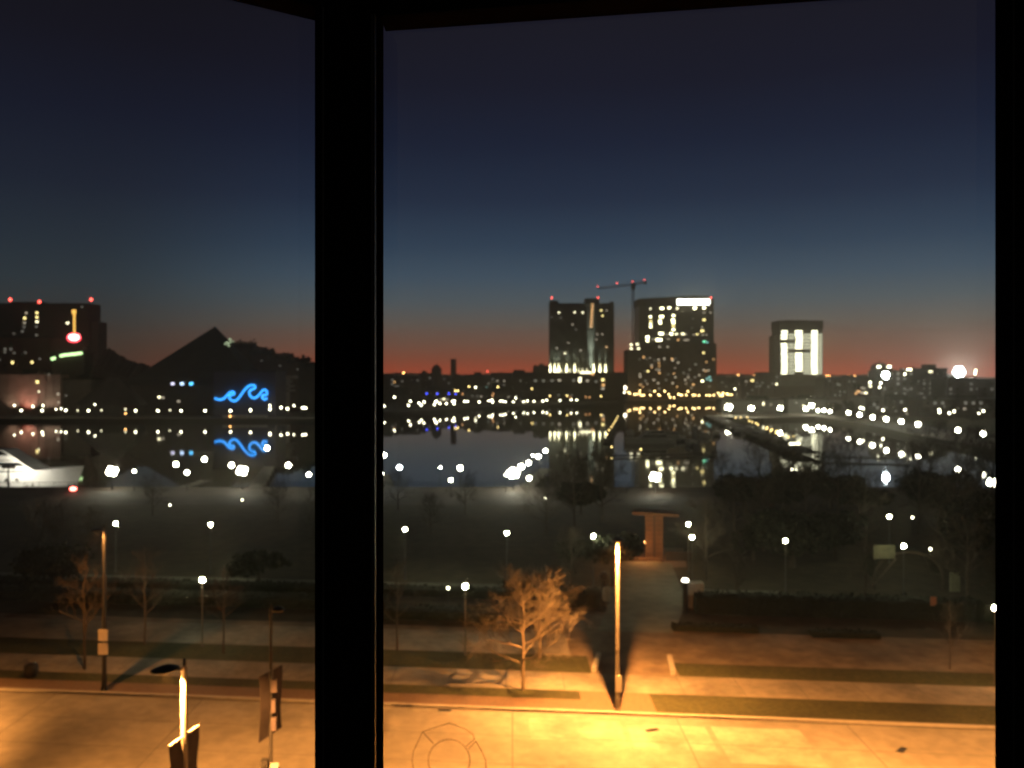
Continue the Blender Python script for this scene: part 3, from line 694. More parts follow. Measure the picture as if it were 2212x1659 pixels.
def pier(name, label, p0, p1, w, z=1.1, piles=True, mtl=bwood, step=9):
    p0 = Vector(p0); p1 = Vector(p1); d = p1-p0; n_ = Vector((-d.y,d.x)).normalized()*w/2
    t = thing(name, label, 'pier', (p0.x,p0.y,0)); q = p0
    MB().prism([n_, -n_, d-n_, d+n_], z-.3, z).build('deck', mtl, t)
    if piles:
        k_ = max(2, int(d.length/step))
        for k in range(k_+1):
            for s_ in (1,-1):
                c = d*(k/k_)+n_*(s_*1.12); MB().tube((c.x,c.y,-1.5),(c.x,c.y,z+.9),.16,n=6).build('pile', bwood, t)
    return t
pier('wooden_pier','diagonal wooden pier running out from the largest lamp cluster',(1.0,186),(9.5,240),3.2,1.25)
pier('wooden_pier','wooden pier running out under the blue wave reflection',(-57,187),(-69.5,246),3.4,1.25)
pier('wooden_pier','short wooden pier beside the motor yacht',(-77,187),(-76,213),2.6,1.25)
pier('wooden_pier','narrow pier just beside the window corner post',(-26,187),(-33.5,225),2.4,1.25)

def boat(label, loc, rz, Ln, B, mh=hullw, ms=hulls, decks=1, lit=None, cat='motor boat', name='motor_boat', group='boats in the marina', mast=0):
    t = thing(name, label, cat, loc, rz, group); m = MB(); n = 10; fb = Ln*.085; secs = []
    for k in range(n+1):                       # hull lofted along +x (bow)
        s_ = k/n; x = -Ln/2+Ln*s_; wid = B/2*(1-max(0,(s_-.45)/.55)**2.2); sheer = fb*(1+.55*s_*s_); rake = .06*Ln*max(0,s_-.6)/.4
        row = [len(m.v)+i for i in range(5)]
        m.v += [(x-rake*.6,0,-.45*fb*(1-s_**4)), (x-rake*.3,wid*.75,0), (x+rake*.5,max(wid,.03),sheer), (x+rake*.5,-max(wid,.03),sheer), (x-rake*.3,-wid*.75,0)]
        secs.append(row)
    for k in range(n):
        a, b3 = secs[k], secs[k+1]
        for (i,j) in ((0,1),(1,2),(2,3),(3,4),(4,0)): m.f.append((a[i],b3[i],b3[j],a[j]))
    m.f.append(tuple(secs[0])); m.f.append(tuple(reversed(secs[-1])))
    m.build('hull', mh, t)
    zc = fb*1.2
    for d_ in range(decks):
        l0, l1 = -.36+.05*d_, .20-.12*d_; hh = Ln*.062+.35; w = B*(.40-.05*d_)
        c = MB(); c.v += []
        pts = [(Ln*l0,zc),(Ln*(l1+.05),zc),(Ln*(l1-.02),zc+hh*.55),(Ln*(l1-.07),zc+hh),(Ln*(l0+.02),zc+hh)]
        i = len(c.v); c.v += [(p[0],-w,p[1]) for p in pts]+[(p[0],w,p[1]) for p in pts]
        c.f += [(4,3,2,1,0),(5,6,7,8,9)]+[(k,(k+1)%5,(k+1)%5+5,k+5) for k in range(5)]
        c.build('cabin', mh if decks > 1 else ms, t)
        for s_ in (1,-1):
            y = s_*(w+.015)
            MB().poly([(Ln*(l0+.03),y,zc+hh*.5),(Ln*(l1-.03),y,zc+hh*.5),(Ln*(l1-.07),y,zc+hh*.85),(Ln*(l0+.04),y,zc+hh*.85)]).build('window', glassd, t)
        zc += hh+.02
    if mast:
        MB().tube((0,0,fb),(0,0,fb+mast),.10,.06,6).build('mast', metalg, t); MB().tube((0,0,fb+1.3),(-Ln*.35,0,fb+1.25),.06,.05,6).build('boom', metalg, t)
        MB().tube((0,0,fb+mast*.62),(0,B*.35,fb+mast*.62),.03,n=4).build('spreader', metalg, t)
    m = MB(); rr_ = [(-Ln*.2,B*.46),(Ln*.15,B*.47),(Ln*.35,B*.33),(Ln*.5,.05)]
    for s_ in (1,-1):
        for (xa,ya),(xb,yb) in zip(rr_,rr_[1:]): m.tube((xa,ya*s_,fb*1.35+.6),(xb,yb*s_,fb*1.5+.65),.03,n=4)
        for (xa,ya) in rr_: m.tube((xa,ya*s_,fb*1.1),(xa,ya*s_,fb*1.4+.62),.025,n=4)
    m.build('rail', metalg, t)
    MB().tube((-Ln*.1,0,zc-.1),(-Ln*.1,0,zc+Ln*.07),.04,n=5).build('antenna', metalg, t)
    return t
ya = boat('large white motor yacht, brightly lit, its bow pointing at the promenade lamp cluster', (-125.5,214,0), R(-2), 36, 8.5, hullw, hullw, 2, win_d, 'yacht', 'motor_yacht', None)
MB().tube((-4,0,8.6),(-4,0,12.2),.12,.06,6).build('mast', metalg, ya)
for s_ in (1,-1):
    for k in range(7): MB().tube((-11+k*2.6,s_*4.0,1.75),(-11+k*2.6,s_*4.32,1.75),.26,n=8).build('porthole', glassd, ya)
MB().box(-14.5,-4.4,3.62,6.5,4.4,3.74).box(-13,-3.6,6.25,3.0,3.6,6.36).build('deck_shadow_gap', metald, ya)  # dark slabs stand in for the shadow gap between decks
for k in range(8): MB().tube((-13+k*2.4,-4.3,3.74),(-13+k*2.4,-4.3,4.8),.05,n=5).build('stanchion', metalg, ya)
MB().box(-16,-3.2,3.0,-13.2,3.2,3.5).build('stern_seat', bwood, ya)
yl = thing('deck_floodlight', 'very bright floodlight beside the white yacht at the edge of the view', 'floodlight', (-119.5,203.5,0))
MB().lathe((0,0,0),[(.25,0),(.15,6.4)],8).build('post', metald, yl)
for q in range(3): MB().box(-1.5+q*1.1,-.1,5.1,-.6+q*1.1,.2,5.9).build('lamp_housing', metald, yl); MB().box(-1.45+q*1.1,.21,5.15,-.65+q*1.1,.25,5.85).build('lamp_glass', em_prom, yl)
pier('wooden_pier','floating dock in front of the white yacht carrying its floodlight',(-134,202.8),(-104,202.8),2.2,.6)
l = bpy.data.lights.new('lamp_light','SPOT'); l.energy = 5500; l.color = (1,.93,.78); l.shadow_soft_size = .4; l.spot_size = R(120); l.spot_blend = .6
o = bpy.data.objects.new('lamp_light', l); COL.objects.link(o); o.location = (0,.6,5.0); o.rotation_euler = (R(75),0,0); o.parent = yl
t = thing('red_light', 'glowing red light on a short post at the water below the yacht bow', 'red light', (XW(158,178),178,2.97))
MB().tube((0,0,0),(0,0,ZW(1056,178)-3.3),.07).build('post', metald, t); MB().ball((0,0,ZW(1056,178)-2.97),.75,.4,.4,8,6).build('lens', emit('red_glow',(1,.12,.09),18), t)
MB().box(-.9,-.5,ZW(1056,178)-3.6,.9,.5,ZW(1056,178)-3.42).build('bracket', metald, t)

# pedal boats tied up along the near quay
pb = thing('pedal_boat', 'small pale pedal boat moored under the railing nearest the corner post', 'pedal boat', (XW(902,189),189,0), .4, 'pedal boats at the near quay')
MB().side([(-.7,0),(.7,0),(.85,.5),(-.85,.5)],-1.2,1.2).build('hull', signw, pb)
MB().box(-.8,-.6,.5,.2,.6,.9).build('seat', signw, pb)
m = MB(); m.tube((.9,0,.4),(1.2,0,1.5),.16,.10,7); m.tube((1.2,0,1.5),(1.6,0,1.55),.13,.05,7); m.build('figurehead', signw, pb)
for (x,Y,rz,lb) in ((919,188.6,.9,'second pale pedal boat from the corner post'),(1056,189,2.2,'pale pedal boat alone beside the largest lamp cluster'),(620,190,1.2,'pale pedal boat by the pier under the wave reflection'),
                    (658,192,.2,'pale pedal boat near the window corner post, park side'),(805,190,.1,'pale pedal boat hidden close to the corner post'),(480,190.5,.6,'pale pedal boat tied by the short yacht pier')):
    dup(pb, (XW(x,Y),Y,0), rz, lb)

# marina
mar = [((1402,938,345),R(188),20,5.6,hulls,hulls,2,'grey cabin cruiser moored behind the cross dock, largest in the marina'),
       ((1440,930,372),R(184),15,4.6,hulls,hulls,1,'grey motor boat moored beyond the largest cabin cruiser'),
       ((1492,945,335),R(95),11,3.6,navy,hulls,1,'small dark motor boat moored bow-on at the inner dock'),
       ((1520,925,380),R(92),11,3.6,hulls,hulls,1,'small grey motor boat moored beside the row of empty slips'),
       ((1600,925,405),R(60),13,4,navy,hulls,1,'dark motor boat on the water side of the yellow-lit pier'),
       ((1640,940,385),R(55),12,4,navy,navy,1,'second dark motor boat along the yellow-lit pier'),
       ((1680,955,345),R(50),13,4,navy,hulls,1,'third dark motor boat along the yellow-lit pier, near its end'),
       ((1570,905,470),R(60),14,4.2,navy,hulls,1,'dark motor boat moored near the bright quay point'),
       ((1360,925,400),R(90),10,3.4,hulls,hulls,1,'small grey boat tied at the row of yellow dock lamps')]
for (p,rz,Ln,B,a_,b3,dk,lb) in mar: boat(lb,(XW(p[0],p[2]),p[2],0),rz,Ln,B,a_,b3,dk)
for (x,Y,rz,lb) in ((1470,360,1.6,'sailing boat with a bare mast in the marina slips'),(1545,390,1.5,'sailing boat with a bare mast nearest the open water'),(1620,430,1.0,'sailing boat with a bare mast behind the dark motor boats')):
    boat(lb,(XW(x,Y),Y,0),rz,11,3.3,navy,hulls,1,mast=13,cat='sailing boat',name='sailing_boat')
def gx(x,v,z=.7): p = G(x,v,z); return (p.x,p.y)
pier('floating_dock','floating cross dock in front of the marina boats',gx(1315,984),gx(1545,981),3.0,.7)
pier('floating_dock','long finger dock lined with small yellow lamps',gx(1309,955),gx(1336,912),2.6,.7,step=14)
pier('floating_dock','inner finger dock between the marina boats',gx(1505,975),gx(1500,920),2.2,.7,step=14)
pier('harbour_pier','broad dark pier with yellow lamps reaching toward the shore path',gx(1745,978,1.6),(126,535),9,1.6,step=16)
pier('harbour_pier','low dark pontoon between the broad pier and the shore wall',gx(1760,985,1.2),gx(1960,990,1.2),4,1.2,step=16)

def small_lamps(src, pts, hp, e, name, label_f, cat, group, rad, zbase, glass='globe', pole=metald, Ys=None, zs=None, n=0):
    """a row of little lamps: every one a thing with its own pole and globe"""
    src = None; c = 0
    for i, p in enumerate(pts):
        x, v = p[0], p[1]
        Y = Ys(x, v) if callable(Ys) else Ys
        z = ZW(v, Y)
        if src is None or True:
            key = (name, round(z-zbase,1), e.name, rad)
            s0 = KIDS.get(key)
            if s0 is None:
                s0 = thing(name, label_f(i), cat, (XW(x,Y),Y,zbase), 0, group); h_ = z-zbase
                MB().tube((0,0,0),(0,0,max(.2,h_-rad)),max(.06,rad*.16),max(.05,rad*.12),6).build('pole', pole, s0)
                MB().ball((0,0,h_),rad,seg=6,rings=4).build(glass, e, s0)
                KIDS[key] = s0
            else: dup(s0, (XW(x,Y),Y,zbase), 0, label_f(i), group)
YD = lambda x, v: 25.0*F/(v-HOR)
small_lamps(None, [(1311,938),(1316,929),(1321,922),(1325,915.5),(1328.5,910),(1331,906),(1334,900.5)], 1.3, em_yel, 'dock_lamp',
   lambda i: f'small yellow lamp on the finger dock, {nth(i)} counting from the open end', 'dock lamp', 'yellow lamps along the finger dock', .28, .7, Ys=YD)
small_lamps(None, [(1321,965.5),(1384.5,970.5)], 1.3, em_yel, 'dock_lamp', lambda i: 'small yellow lamp on the cross dock '+('at its open corner','below the cabin cruiser')[i], 'dock lamp', 'yellow lamps on the cross dock', .25, .7, Ys=304)
c23 = lambda cx_, cy_: (1558.7+.1838*cx_, 847+.1838*cy_)
PLp = [c23(*q) for q in ((165,300),(225,300),(300,295),(325,340),(360,350),(405,365),(430,385),(535,415),(528,432),(590,440),(578,455),(645,460),(640,480),(708,480),(710,505),(785,530),(843,523))]
small_lamps(None, PLp, 2.0, em_yel, 'dock_lamp', lambda i: f'small yellow lamp on the broad dark pier, {nth(i)} from the quay point', 'dock lamp', 'yellow lamps along the broad pier', .30, 1.6, Ys=lambda x,v: 24.0*F/(v-HOR))
wl = thing('pier_light', 'long white light bar at the end of the broad pier', 'light bar', (XW(1715,318),318,1.6))
MB().box(-2.2,-.2,-.2,2.2,.2,.5).build('housing', metald, wl); MB().box(-2.1,-.3,.1,2.1,-.21,.75).build('tube_light', em_white, wl)
small_lamps(None, [(1711,1014),(1720,1014.5),(1733,1037),(1741,1034),(1745,1029),(1753,1039),(1773,1057)], 2, em_white, 'dock_lamp',
   lambda i: ['white dock light of the upper pair, marina side','white dock light of the upper pair, shore side','white dock light of the cluster, marina end','white dock light of the cluster, middle','topmost white dock light of the cluster','white dock light of the cluster, shore end','lone white dock light closest to the trees'][i],
   'dock lamp', 'white lights on the small near dock', .34, .6, Ys=lambda x,v: 24.6*F/(v-HOR))
pier('floating_dock','small near dock with white lights behind the park trees',gx(1700,1010,.6),gx(1790,1066,.6),2.5,.6)
nm = thing('navigation_mast', 'thin mast with a green light over the mounded evergreens', 'navigation mast', (XW(1667,150),150,2.97))
MB().tube((0,0,0),(0,0,ZW(1053,150)-2.97),.09).build('mast', bl_brown, nm); MB().ball((0,0,ZW(1052,150)-2.97),.3,.3,.42,8,6).build('green_light', em_green, nm)
MB().box(-.5,-.1,ZW(1095,150)-2.97,.5,.1,ZW(1085,150)-2.97).build('board', bl_brown, nm)

# ------------------------------------------------------------------ buildings round the harbour
def building(name, label, x0, x1, vtop, Y, depth=22, wall=bl_dark, roof=bl_black, zb=1.9, fl=4.0, wins=(), cat='building', group=None, roofbox=True, ribs=0, steps=None, vbot=None, parapet=.9, dark=0, seed=1):
    X0, X1, zt = XW(x0,Y), XW(x1,Y), ZW(vtop,Y); cx = (X0+X1)/2; w = (X1-X0)/2
    t = thing(name, label, cat, (cx,Y,zb), 0, group); H = zt-zb
    m = MB().box(-w,0,0,w,depth,H-parapet)
    nf = int(H/fl)
    for k in range(1, nf): m.box(-w-.12,-.16,k*fl-.14,w+.12,-.002,k*fl+.14)
    if ribs:
        for k in range(ribs+1):
            xx = -w+2*w*k/ribs; m.box(xx-.3,-.34,0,xx+.3,-.17,H-parapet-.05)
    m.build('wall', wall, t)
    m = MB().box(-w-.25,-.4,H-parapet,w+.25,depth+.2,H)
    if roofbox:
        rnd = random.Random(seed+int(x0)); a = rnd.uniform(-.7,.1)*w; m.box(a,depth*.3,H+.003,a+w*.55,depth*.7,H+rnd.uniform(1.5,3.0))
        for _ in range(3):
            q = rnd.uniform(-.9,.8)*w; m.box(q,depth*.2,H+.003,q+1.2,depth*.3,H+rnd.uniform(.6,1.3))
    m.build('roof', roof, t)
    add_wins(t, wins, cx, Y, zb)
    if dark:                                     # dark panes, some given a faint glow
        rnd = random.Random(seed)
        nx = max(2, int(2*w/4.5)); allp = [(i,k) for i in range(nx) for k in range(1, nf)]
        rnd.shuffle(allp)
        for (i,k) in allp[:min(dark, len(allp), 60)]:
            xx = -w+2*w*(i+.5)/nx; MB().box(xx-.9,-.22,k*fl+.9,xx+.9,-.05,k*fl+2.6).build('window', rnd.choice((glassd, win_f, glassd)), t)
    return t
def add_wins(t, wins, cx, Y, zb, dy=-.36):
    for wn in wins:
        x, v, ww, hh, mt = wn; xx, z = XW(x,Y)-cx, ZW(v,Y)-zb; ww = ww/F*Y/2; hh = hh/F*Y/2
        MB().box(xx-ww,dy-.04,z-hh,xx+ww,dy+.34,z+hh).build('window', mt, t)
def beacon(parent, x, v, Y, base, r=.9, m=em_red):
    MB().ball((XW(x,Y)-base[0], .8, ZW(v,Y)-base[2]), r, seg=6, rings=4).build('beacon', m, parent)
def conv(ox, oy, k=.1838): return lambda cx_, cy_: (ox+k*cx_, oy+k*cy_)
cM = conv(1138.5, 576)      # readings taken off the two tall towers
# --- hotel tower lit from its ledge
YM = 905; XM0, XM1 = XW(1188,YM), XW(1326,YM); cxM = (XM0+XM1)/2; wM = (XM1-XM0)/2; zl = ZW(804,YM); zt = ZW(655,YM)
tM = thing('hotel_tower', 'tall dark ribbed hotel tower with white uplights along the ledge at its foot', 'tower', (cxM,YM,1.9))
m = MB().box(-wM,0,zl-1.9,wM,26,zt-1.9-1.2)
xl = lambda x: XW(x,YM)-cxM
for k in range(24):
    xx = -wM+2*wM*k/23; m.box(xx-.28,-.5,zl-1.9,xx+.28,-.002,zt-3.4)
for k in range(1,20): m.box(-wM-.05,-.2,zl-1.9+k*3.75,wM+.05,-.004,zl-1.9+k*3.75+.5)
m.box(xl(1268),-1.6,zl-1.9,xl(1286),-.52,zt-2.5)
m.build('wall', mat('tower_concrete',(.085,.09,.075),.9,(.12,.125,.105),.1,4), tM)
m = MB().box(-wM-.3,-.7,zt-3.09,wM+.3,26.5,zt-1.9); m.box(xl(1188),1,zt-1.899,xl(1206),20,zt+1.0); m.box(xl(1265),-1.9,zt-2.6,xl(1294),20,zt+3.2); m.box(xl(1318),1,zt-1.899,xl(1326),20,zt-.2)
m.build('roof', bl_black, tM)
cb = MB().box(xl(1150),-9,0,xl(1346),30,zl-1.9)
for k in range(1,7): cb.box(xl(1150)-.1,-9.2,k*4.3,xl(1346)+.1,-9.002,k*4.3+.4)
cb.build('podium', bl_dark, tM)
W1 = [(375,540,win_w),(560,537,win_w),(655,540,win_w),(535,680,win_d),(485,895,win_d),(445,1018,win_w),(630,985,win_d),(350,960,win_d),(870,515,win_y),(935,515,win_d),(887,577,win_y),(825,795,win_d),(885,795,win_d),(815,855,win_d),(935,945,win_o),(395,600,win_f),(290,595,win_f),(575,740,win_f)]
add_wins(tM, [(*cM(a,b3),3.6,2.8,mt) for a,b3,mt in W1], cxM, YM, 1.9, -.6)
for k in range(9): add_wins(tM, [(*cM(768-k*2, 440+k*33),5.2,3.2,win_o)], cxM, YM, 1.9, -1.75)  # orange light on the central strip, drawn as glowing panes
W2 = [(95,1340,win_f),(190,1340,win_f),(375,1335,win_d),(615,1315,win_w),(612,1345,win_w),(700,1340,win_d),(880,1330,win_y),(885,1390,win_o),(880,1430,win_d),(800,1350,win_f),(290,1340,win_f),(540,1335,win_f)]
add_wins(tM, [(*cM(a,b3),6,5,mt) for a,b3,mt in W2], cxM, YM, 1.9, -9.4)
add_wins(tM, [(*cM(680,1245),24,4,win_w),(*cM(760,1260),6,6,win_o)], cxM, YM, 1.9, -9.5)
for (x,v) in ((1192,643),(1292,643)): beacon(tM, x, v, YM, (cxM,YM,1.9))
up = [270,322,345,370,462,557,603,650,700,780,852,918,400,500]
for i,cxq in enumerate(up):
    x,v = cM(cxq, 1212 if cxq < 800 else 1232); hh = ZW(v,YM)-1.9
    big = i in (0,1,3,4,5,9,10,11)
    u = MB(); u.tube((xl(x),-3.2,zl-1.85),(xl(x),-2.6,zl-1.85+(9 if big else 4)),.95 if big else .5,.15,7); u.build('uplight_cone', win_w2 if big else win_w, tM)  # tall glowing cone stands for the lamp and its streak of light
    l = bpy.data.lights.new('uplight_beam','SPOT'); l.energy = 75000 if big else 25000; l.color = (.92,1,.82); l.spot_size = R(22); l.spot_blend = 1; l.shadow_soft_size = .5
    o = bpy.data.objects.new('uplight_beam', l); COL.objects.link(o); o.parent = tM; o.location = (xl(x),-2.2,zl+1.0); o.rotation_euler = (R(175),0,0)
l = bpy.data.lights.new('uplight_beam','SPOT'); l.energy = 420000; l.color = (.88,1,.85); l.spot_size = R(15); l.spot_blend = .8; l.shadow_soft_size = .5
o = bpy.data.objects.new('uplight_beam', l); COL.objects.link(o); o.parent = tM; o.location = (xl(1276),-5.2,zl); o.rotation_euler = (R(175),0,0)

for (y_,en,an,th) in ((-2.6,60000,34,176),(-3.6,160000,22,175.5)):
    l = bpy.data.lights.new('uplight_beam','SPOT'); l.energy = en; l.color = (.9,1,.86); l.spot_size = R(an); l.spot_blend = 1; l.shadow_soft_size = .5
    o = bpy.data.objects.new('uplight_beam', l); COL.objects.link(o); o.parent = tM; o.location = (xl(1276),y_,zl); o.rotation_euler = (R(th),0,0)
# --- office tower with the glowing crown
YL = 930; cL = (XW(1461,YL)); zL = ZW(641,YL)
tL = thing('office_tower', 'broad dark glass office tower with a glowing white sign band under its roof', 'tower', (cL,YL,1.9))
xl2 = lambda x: XW(x,YL)-cL
m = MB().box(xl2(1381),0,0,xl2(1542),34,ZW(661,YL)-1.9)
for k in range(1,28): m.box(xl2(1381)-.1,-.18,k*3.95,xl2(1542)+.1,-.002,k*3.95+.45)
m.box(xl2(1533),-.6,ZW(661,YL)-1.9,xl2(1542),34,ZW(646,YL)-1.9)
m.build('wall', mat('curtain_wall',(.028,.034,.028),.35,(.045,.052,.04),.12,4), tL)
m = MB(); a0, a1 = ZW(661,YL)-1.899, 0
m.v += [(xl2(1379),-1,ZW(661,YL)-1.9),(xl2(1533),-1,ZW(661,YL)-1.9),(xl2(1533),-1,ZW(640,YL)-1.9),(xl2(1496),-1,ZW(638.6,YL)-1.9),(xl2(1379),-1,ZW(645.5,YL)-1.9)]
m.v += [(p[0],35,p[2]) for p in m.v[:5]]; m.f += [(0,1,2,3,4),(9,8,7,6,5)]+[(k,k+5,(k+1)%5+5,(k+1)%5) for k in range(5)]
m.build('roof', bl_black, tL)
sb = MB(); rnd = random.Random(4)
for k in range(12):                                # a band of lit characters too bright to read
    xa = 1462+k*5.9; sb.box(xl2(xa),-1.6,ZW(658.6,YL)-1.9,xl2(xa+5.0),-1.05,ZW(646.5,YL)-1.9)
sb.build('sign_band', sign_m, tL)
MB().box(xl2(1462),-1.35,ZW(656,YL)-1.9,xl2(1533),-1.03,ZW(649,YL)-1.9).build('sign_backlight', sign_m, tL)
w3 = MB().box(xl2(1354),-6,0,xl2(1381)-.05,26,ZW(756,YL)-1.9)
w3.box(xl2(1381)-.04,-6,0,xl2(1545),-.7,ZW(742,YL)-1.9)
for k in range(1,13): w3.box(xl2(1354)-.1,-6.2,k*3.95,xl2(1545)+.1,-6.002,k*3.95+.5)
w3.build('lower_block', mat('podium_brick',(.055,.04,.028),.9,(.08,.058,.04),.2), tL)
TW = [(1450,495,4,4,win_w),(1560,455,3.5,3.5,win_d),(1585,490,9,5.5,win_w2),(1670,485,7,5,win_w2),(1765,490,5,5,win_w),(1970,487,8,7,win_w2),(2080,485,7,5.5,win_w2),(2080,540,6,4,win_d),(2155,540,5,4,win_d),
 (1450,590,6,5,win_w2),(1455,638,6,4,win_y),(1452,672,5.5,4,win_w2),(1452,708,6,5,win_w2),(1580,587,11,5.5,win_w2),(1562,635,6,4.5,win_w2),(1565,663,7,5,win_w2),(1720,575,7,5,win_w2),(1715,628,9,6,win_w2),(1720,660,8,4.5,win_w2),(1718,697,8,4.5,win_y),(1720,740,7,5,win_w2),
 (1575,787,12,7,win_w2),(1695,790,8,6,win_w2),(1755,793,8,4,win_w),(1832,790,10,5,win_w),(1640,795,8,3,win_d),(1870,795,5,3,win_d),(2080,625,7,6,win_y),(2055,712,5,4,win_d),(2058,755,9,6,win_y),(2000,795,6,3.5,win_y),(1960,800,5,3,win_d),(2065,800,6,3.5,win_d),(2110,800,5,3,win_d),
 (1415,830,8,7,win_w2),(1415,870,7,5.5,win_w2),(1550,860,16,7,win_w2),(1480,855,9,3,win_d),(1660,850,9,2.5,win_d),(1775,860,5,5,win_o),(1872,862,14,4.5,win_d),(2080,882,7,4,win_g),(2118,890,5,5,win_t),(2105,915,4,4,win_f),
 (2060,1015,8,5,win_y),(2060,970,5,4,win_f),(1940,720,4,3,win_f),(1950,610,4,3,win_f),(1740,440,5,3,win_g),(1450,445,3,3,win_t)]
add_wins(tL, [(*cM(a,b3),w_*.8,h_*.72,mt) for a,b3,w_,h_,mt in TW if cM(a,b3)[1] < 742], cL, YL, 1.9, -.5)
TW2 = [(1640,945,win_d),(1545,945,win_d),(1360,1065,win_o),(1600,1080,win_d),(1535,1095,win_d),(1690,1085,win_o),(1700,1105,win_d),(1760,1130,win_d),(1455,1160,win_d),(1410,1230,win_y),(1540,1215,win_d),(1545,1250,win_o),(1730,1300,win_d),(1318,1265,win_d),(1320,1295,win_d),
  (2045,1345,win_w2),(2100,1320,win_t),(2130,1300,win_t),(2140,1335,win_t),(1940,1385,win_o),(1530,1370,win_d),(1700,1370,win_d),(1845,1330,win_d),(1830,1250,win_f),(1900,1210,win_f),(1970,1150,win_f),(2060,1215,win_d),(2115,1220,win_d),(1960,1300,win_f),(1880,1300,win_d),(2010,1275,win_d),(1620,1330,win_f),(1480,1330,win_d),(1380,1340,win_f),(2060,1015,win_y)]
add_wins(tL, [(*cM(a,b3),4.6,3.6,mt) for a,b3,mt in TW2], cL, YL, 1.9, -6.3)
for (a,b3) in ((1215,920),(1215,965),(1285,915),(1300,965)): add_wins(tL, [(*cM(a,b3),5,4,win_w)], cL, YL, 1.9, -6.4)
rnd = random.Random(8)
for _ in range(34): add_wins(tL, [(rnd.uniform(1360,1540), rnd.uniform(772,846), 3.4,2.6, rnd.choice((win_f,win_f,win_d,win_o)))], cL, YL, 1.9, -6.25)
beacon(tL,1536,643,YL,(cL,YL,1.9))
# --- tower crane behind
YC = 965; xC = XW(1367.5,YC); cr = thing('tower_crane', 'slender tower crane with red lights standing between the two tall towers', 'crane', (xC,YC,1.9))
zj = ZW(615,YC)-1.9
def lattice(mb, a, b3, s_, n, r):
    a, b3 = Vector(a), Vector(b3); d = (b3-a).normalized(); u = Vector((0,1,0)); w_ = d.cross(u).normalized()
    c = [u*s_+w_*s_, u*s_-w_*s_, -u*s_-w_*s_, -u*s_+w_*s_]
    for q in c: mb.tube(a+q, b3+q, r, n=4, cap=False)
    for k in range(n):
        p, q2 = a.lerp(b3,k/n), a.lerp(b3,(k+1)/n)
        for i in range(4): mb.tube(p+c[i], q2+c[(i+1)%4], r*.7, n=3, cap=False)
lattice_m = mat('crane_steel',(.10,.085,.08),.7)
mb = MB(); lattice(mb,(0,0,0),(0,0,zj-2),1.15,40,.28); mb.build('mast', lattice_m, cr)
mb = MB(); lattice(mb,(0,0,zj),(XW(1291,YC)-xC,0,ZW(623,YC)-1.9),.8,18,.24); mb.build('jib', lattice_m, cr)
mb = MB(); lattice(mb,(0,0,zj),(XW(1396,YC)-xC,0,ZW(609,YC)-1.9),.9,7,.28); mb.build('counter_jib', lattice_m, cr)
MB().box(-2.2,-1.6,zj-5.5,2.4,1.6,zj+1.6).build('cab', metald, cr)
MB().box(XW(1391,YC)-xC,-1.5,ZW(614,YC)-1.9,XW(1396.5,YC)-xC,1.5,ZW(608,YC)-1.9).build('counterweight', metald, cr)
mb = MB(); mb.tube((0,0,zj+1),(0,0,zj+5.5),.3,n=5); mb.tube((0,0,zj+5.4),(XW(1330,YC)-xC,0,ZW(618,YC)-1.9),.13,n=4); mb.tube((0,0,zj+5.4),(XW(1390,YC)-xC,0,ZW(609,YC)-1.9),.13,n=4); mb.build('stay', lattice_m, cr)
for (x,v) in ((1291,619),(1333,611.5),(1366,608),(1392,604.5)): MB().ball((XW(x,YC)-xC,0,ZW(v,YC)-1.9),.6,seg=6,rings=4).build('beacon', em_red, cr)
# --- lit tower
YT = 1000; xT = XW(1730,YT)
tT = thing('lit_tower', 'square office tower with three bright white columns of lit floors', 'tower', (xT,YT,1.9)); xt = lambda x: XW(x,YT)-xT
cT = conv(1491,610)
m = MB().box(xt(1684),0,0,xt(1777),30,ZW(711,YT)-1.9); m.box(xt(1684),-.8,0,xt(1777),-.002,ZW(808,YT)-1.9)
for k in range(15): zz = ZW(713+k*6.9,YT)-1.9; m.box(xt(1684)-.1,-.75,zz-.3,xt(1777)+.1,-.004,zz)
for x in (1686,1702,1716,1734,1751,1766,1776): m.box(xt(x)-.3,-.95,ZW(808,YT)-1.9,xt(x)+.3,-.76,ZW(711,YT)-1.9)
m.build('wall', bl_grey, tT)
m = MB().box(xt(1683),-.9,ZW(711,YT)-1.899,xt(1778),31,ZW(692.5,YT)-1.9); m.box(xt(1700),8,ZW(692.5,YT)-1.899,xt(1750),20,ZW(690.5,YT)-1.9); m.build('roof', bl_black, tT)
m = MB().box(xt(1675.5),4,0,xt(1684)-.05,26,ZW(724,YT)-1.9); m.build('side_block', bl_grey, tT)
for k in range(14):
    v = 716.5+k*6.9
    for j,(xa,xb) in enumerate(((1687.5,1700),(1718,1733),(1752,1765.5))):
        if (j == 0 and k == 3) or (j == 1 and k == 6) or (j == 1 and k == 13): continue
        rnd = random.Random(k*7+j); dx = rnd.uniform(-1,1)
        MB().box(xt(xa+dx),-.6,ZW(v+2.6,YT)-1.9,xt(xb+dx*.5),-.3,ZW(v-2.4,YT)-1.9).build('window', win_c, tT)
    for j,(xa,xb) in enumerate(((1701,1717),(1735,1751),(1766.5,1776))):
        if (j == 0 and k in (3,6)) or (j == 1 and k == 6) or k == 0: continue
        MB().box(xt(xa),-.55,ZW(v+2.9,YT)-1.9,xt(xb),-.25,ZW(v-2.7,YT)-1.9).build('window_strip', win_cb, tT)
m = MB().box(xt(1672),-6,0,xt(1778),-.82,ZW(834,YT)-1.9); m.box(xt(1640),-4,0,xt(1672)-.05,20,ZW(804,YT)-1.9); m.build('podium', bl_dark, tT)
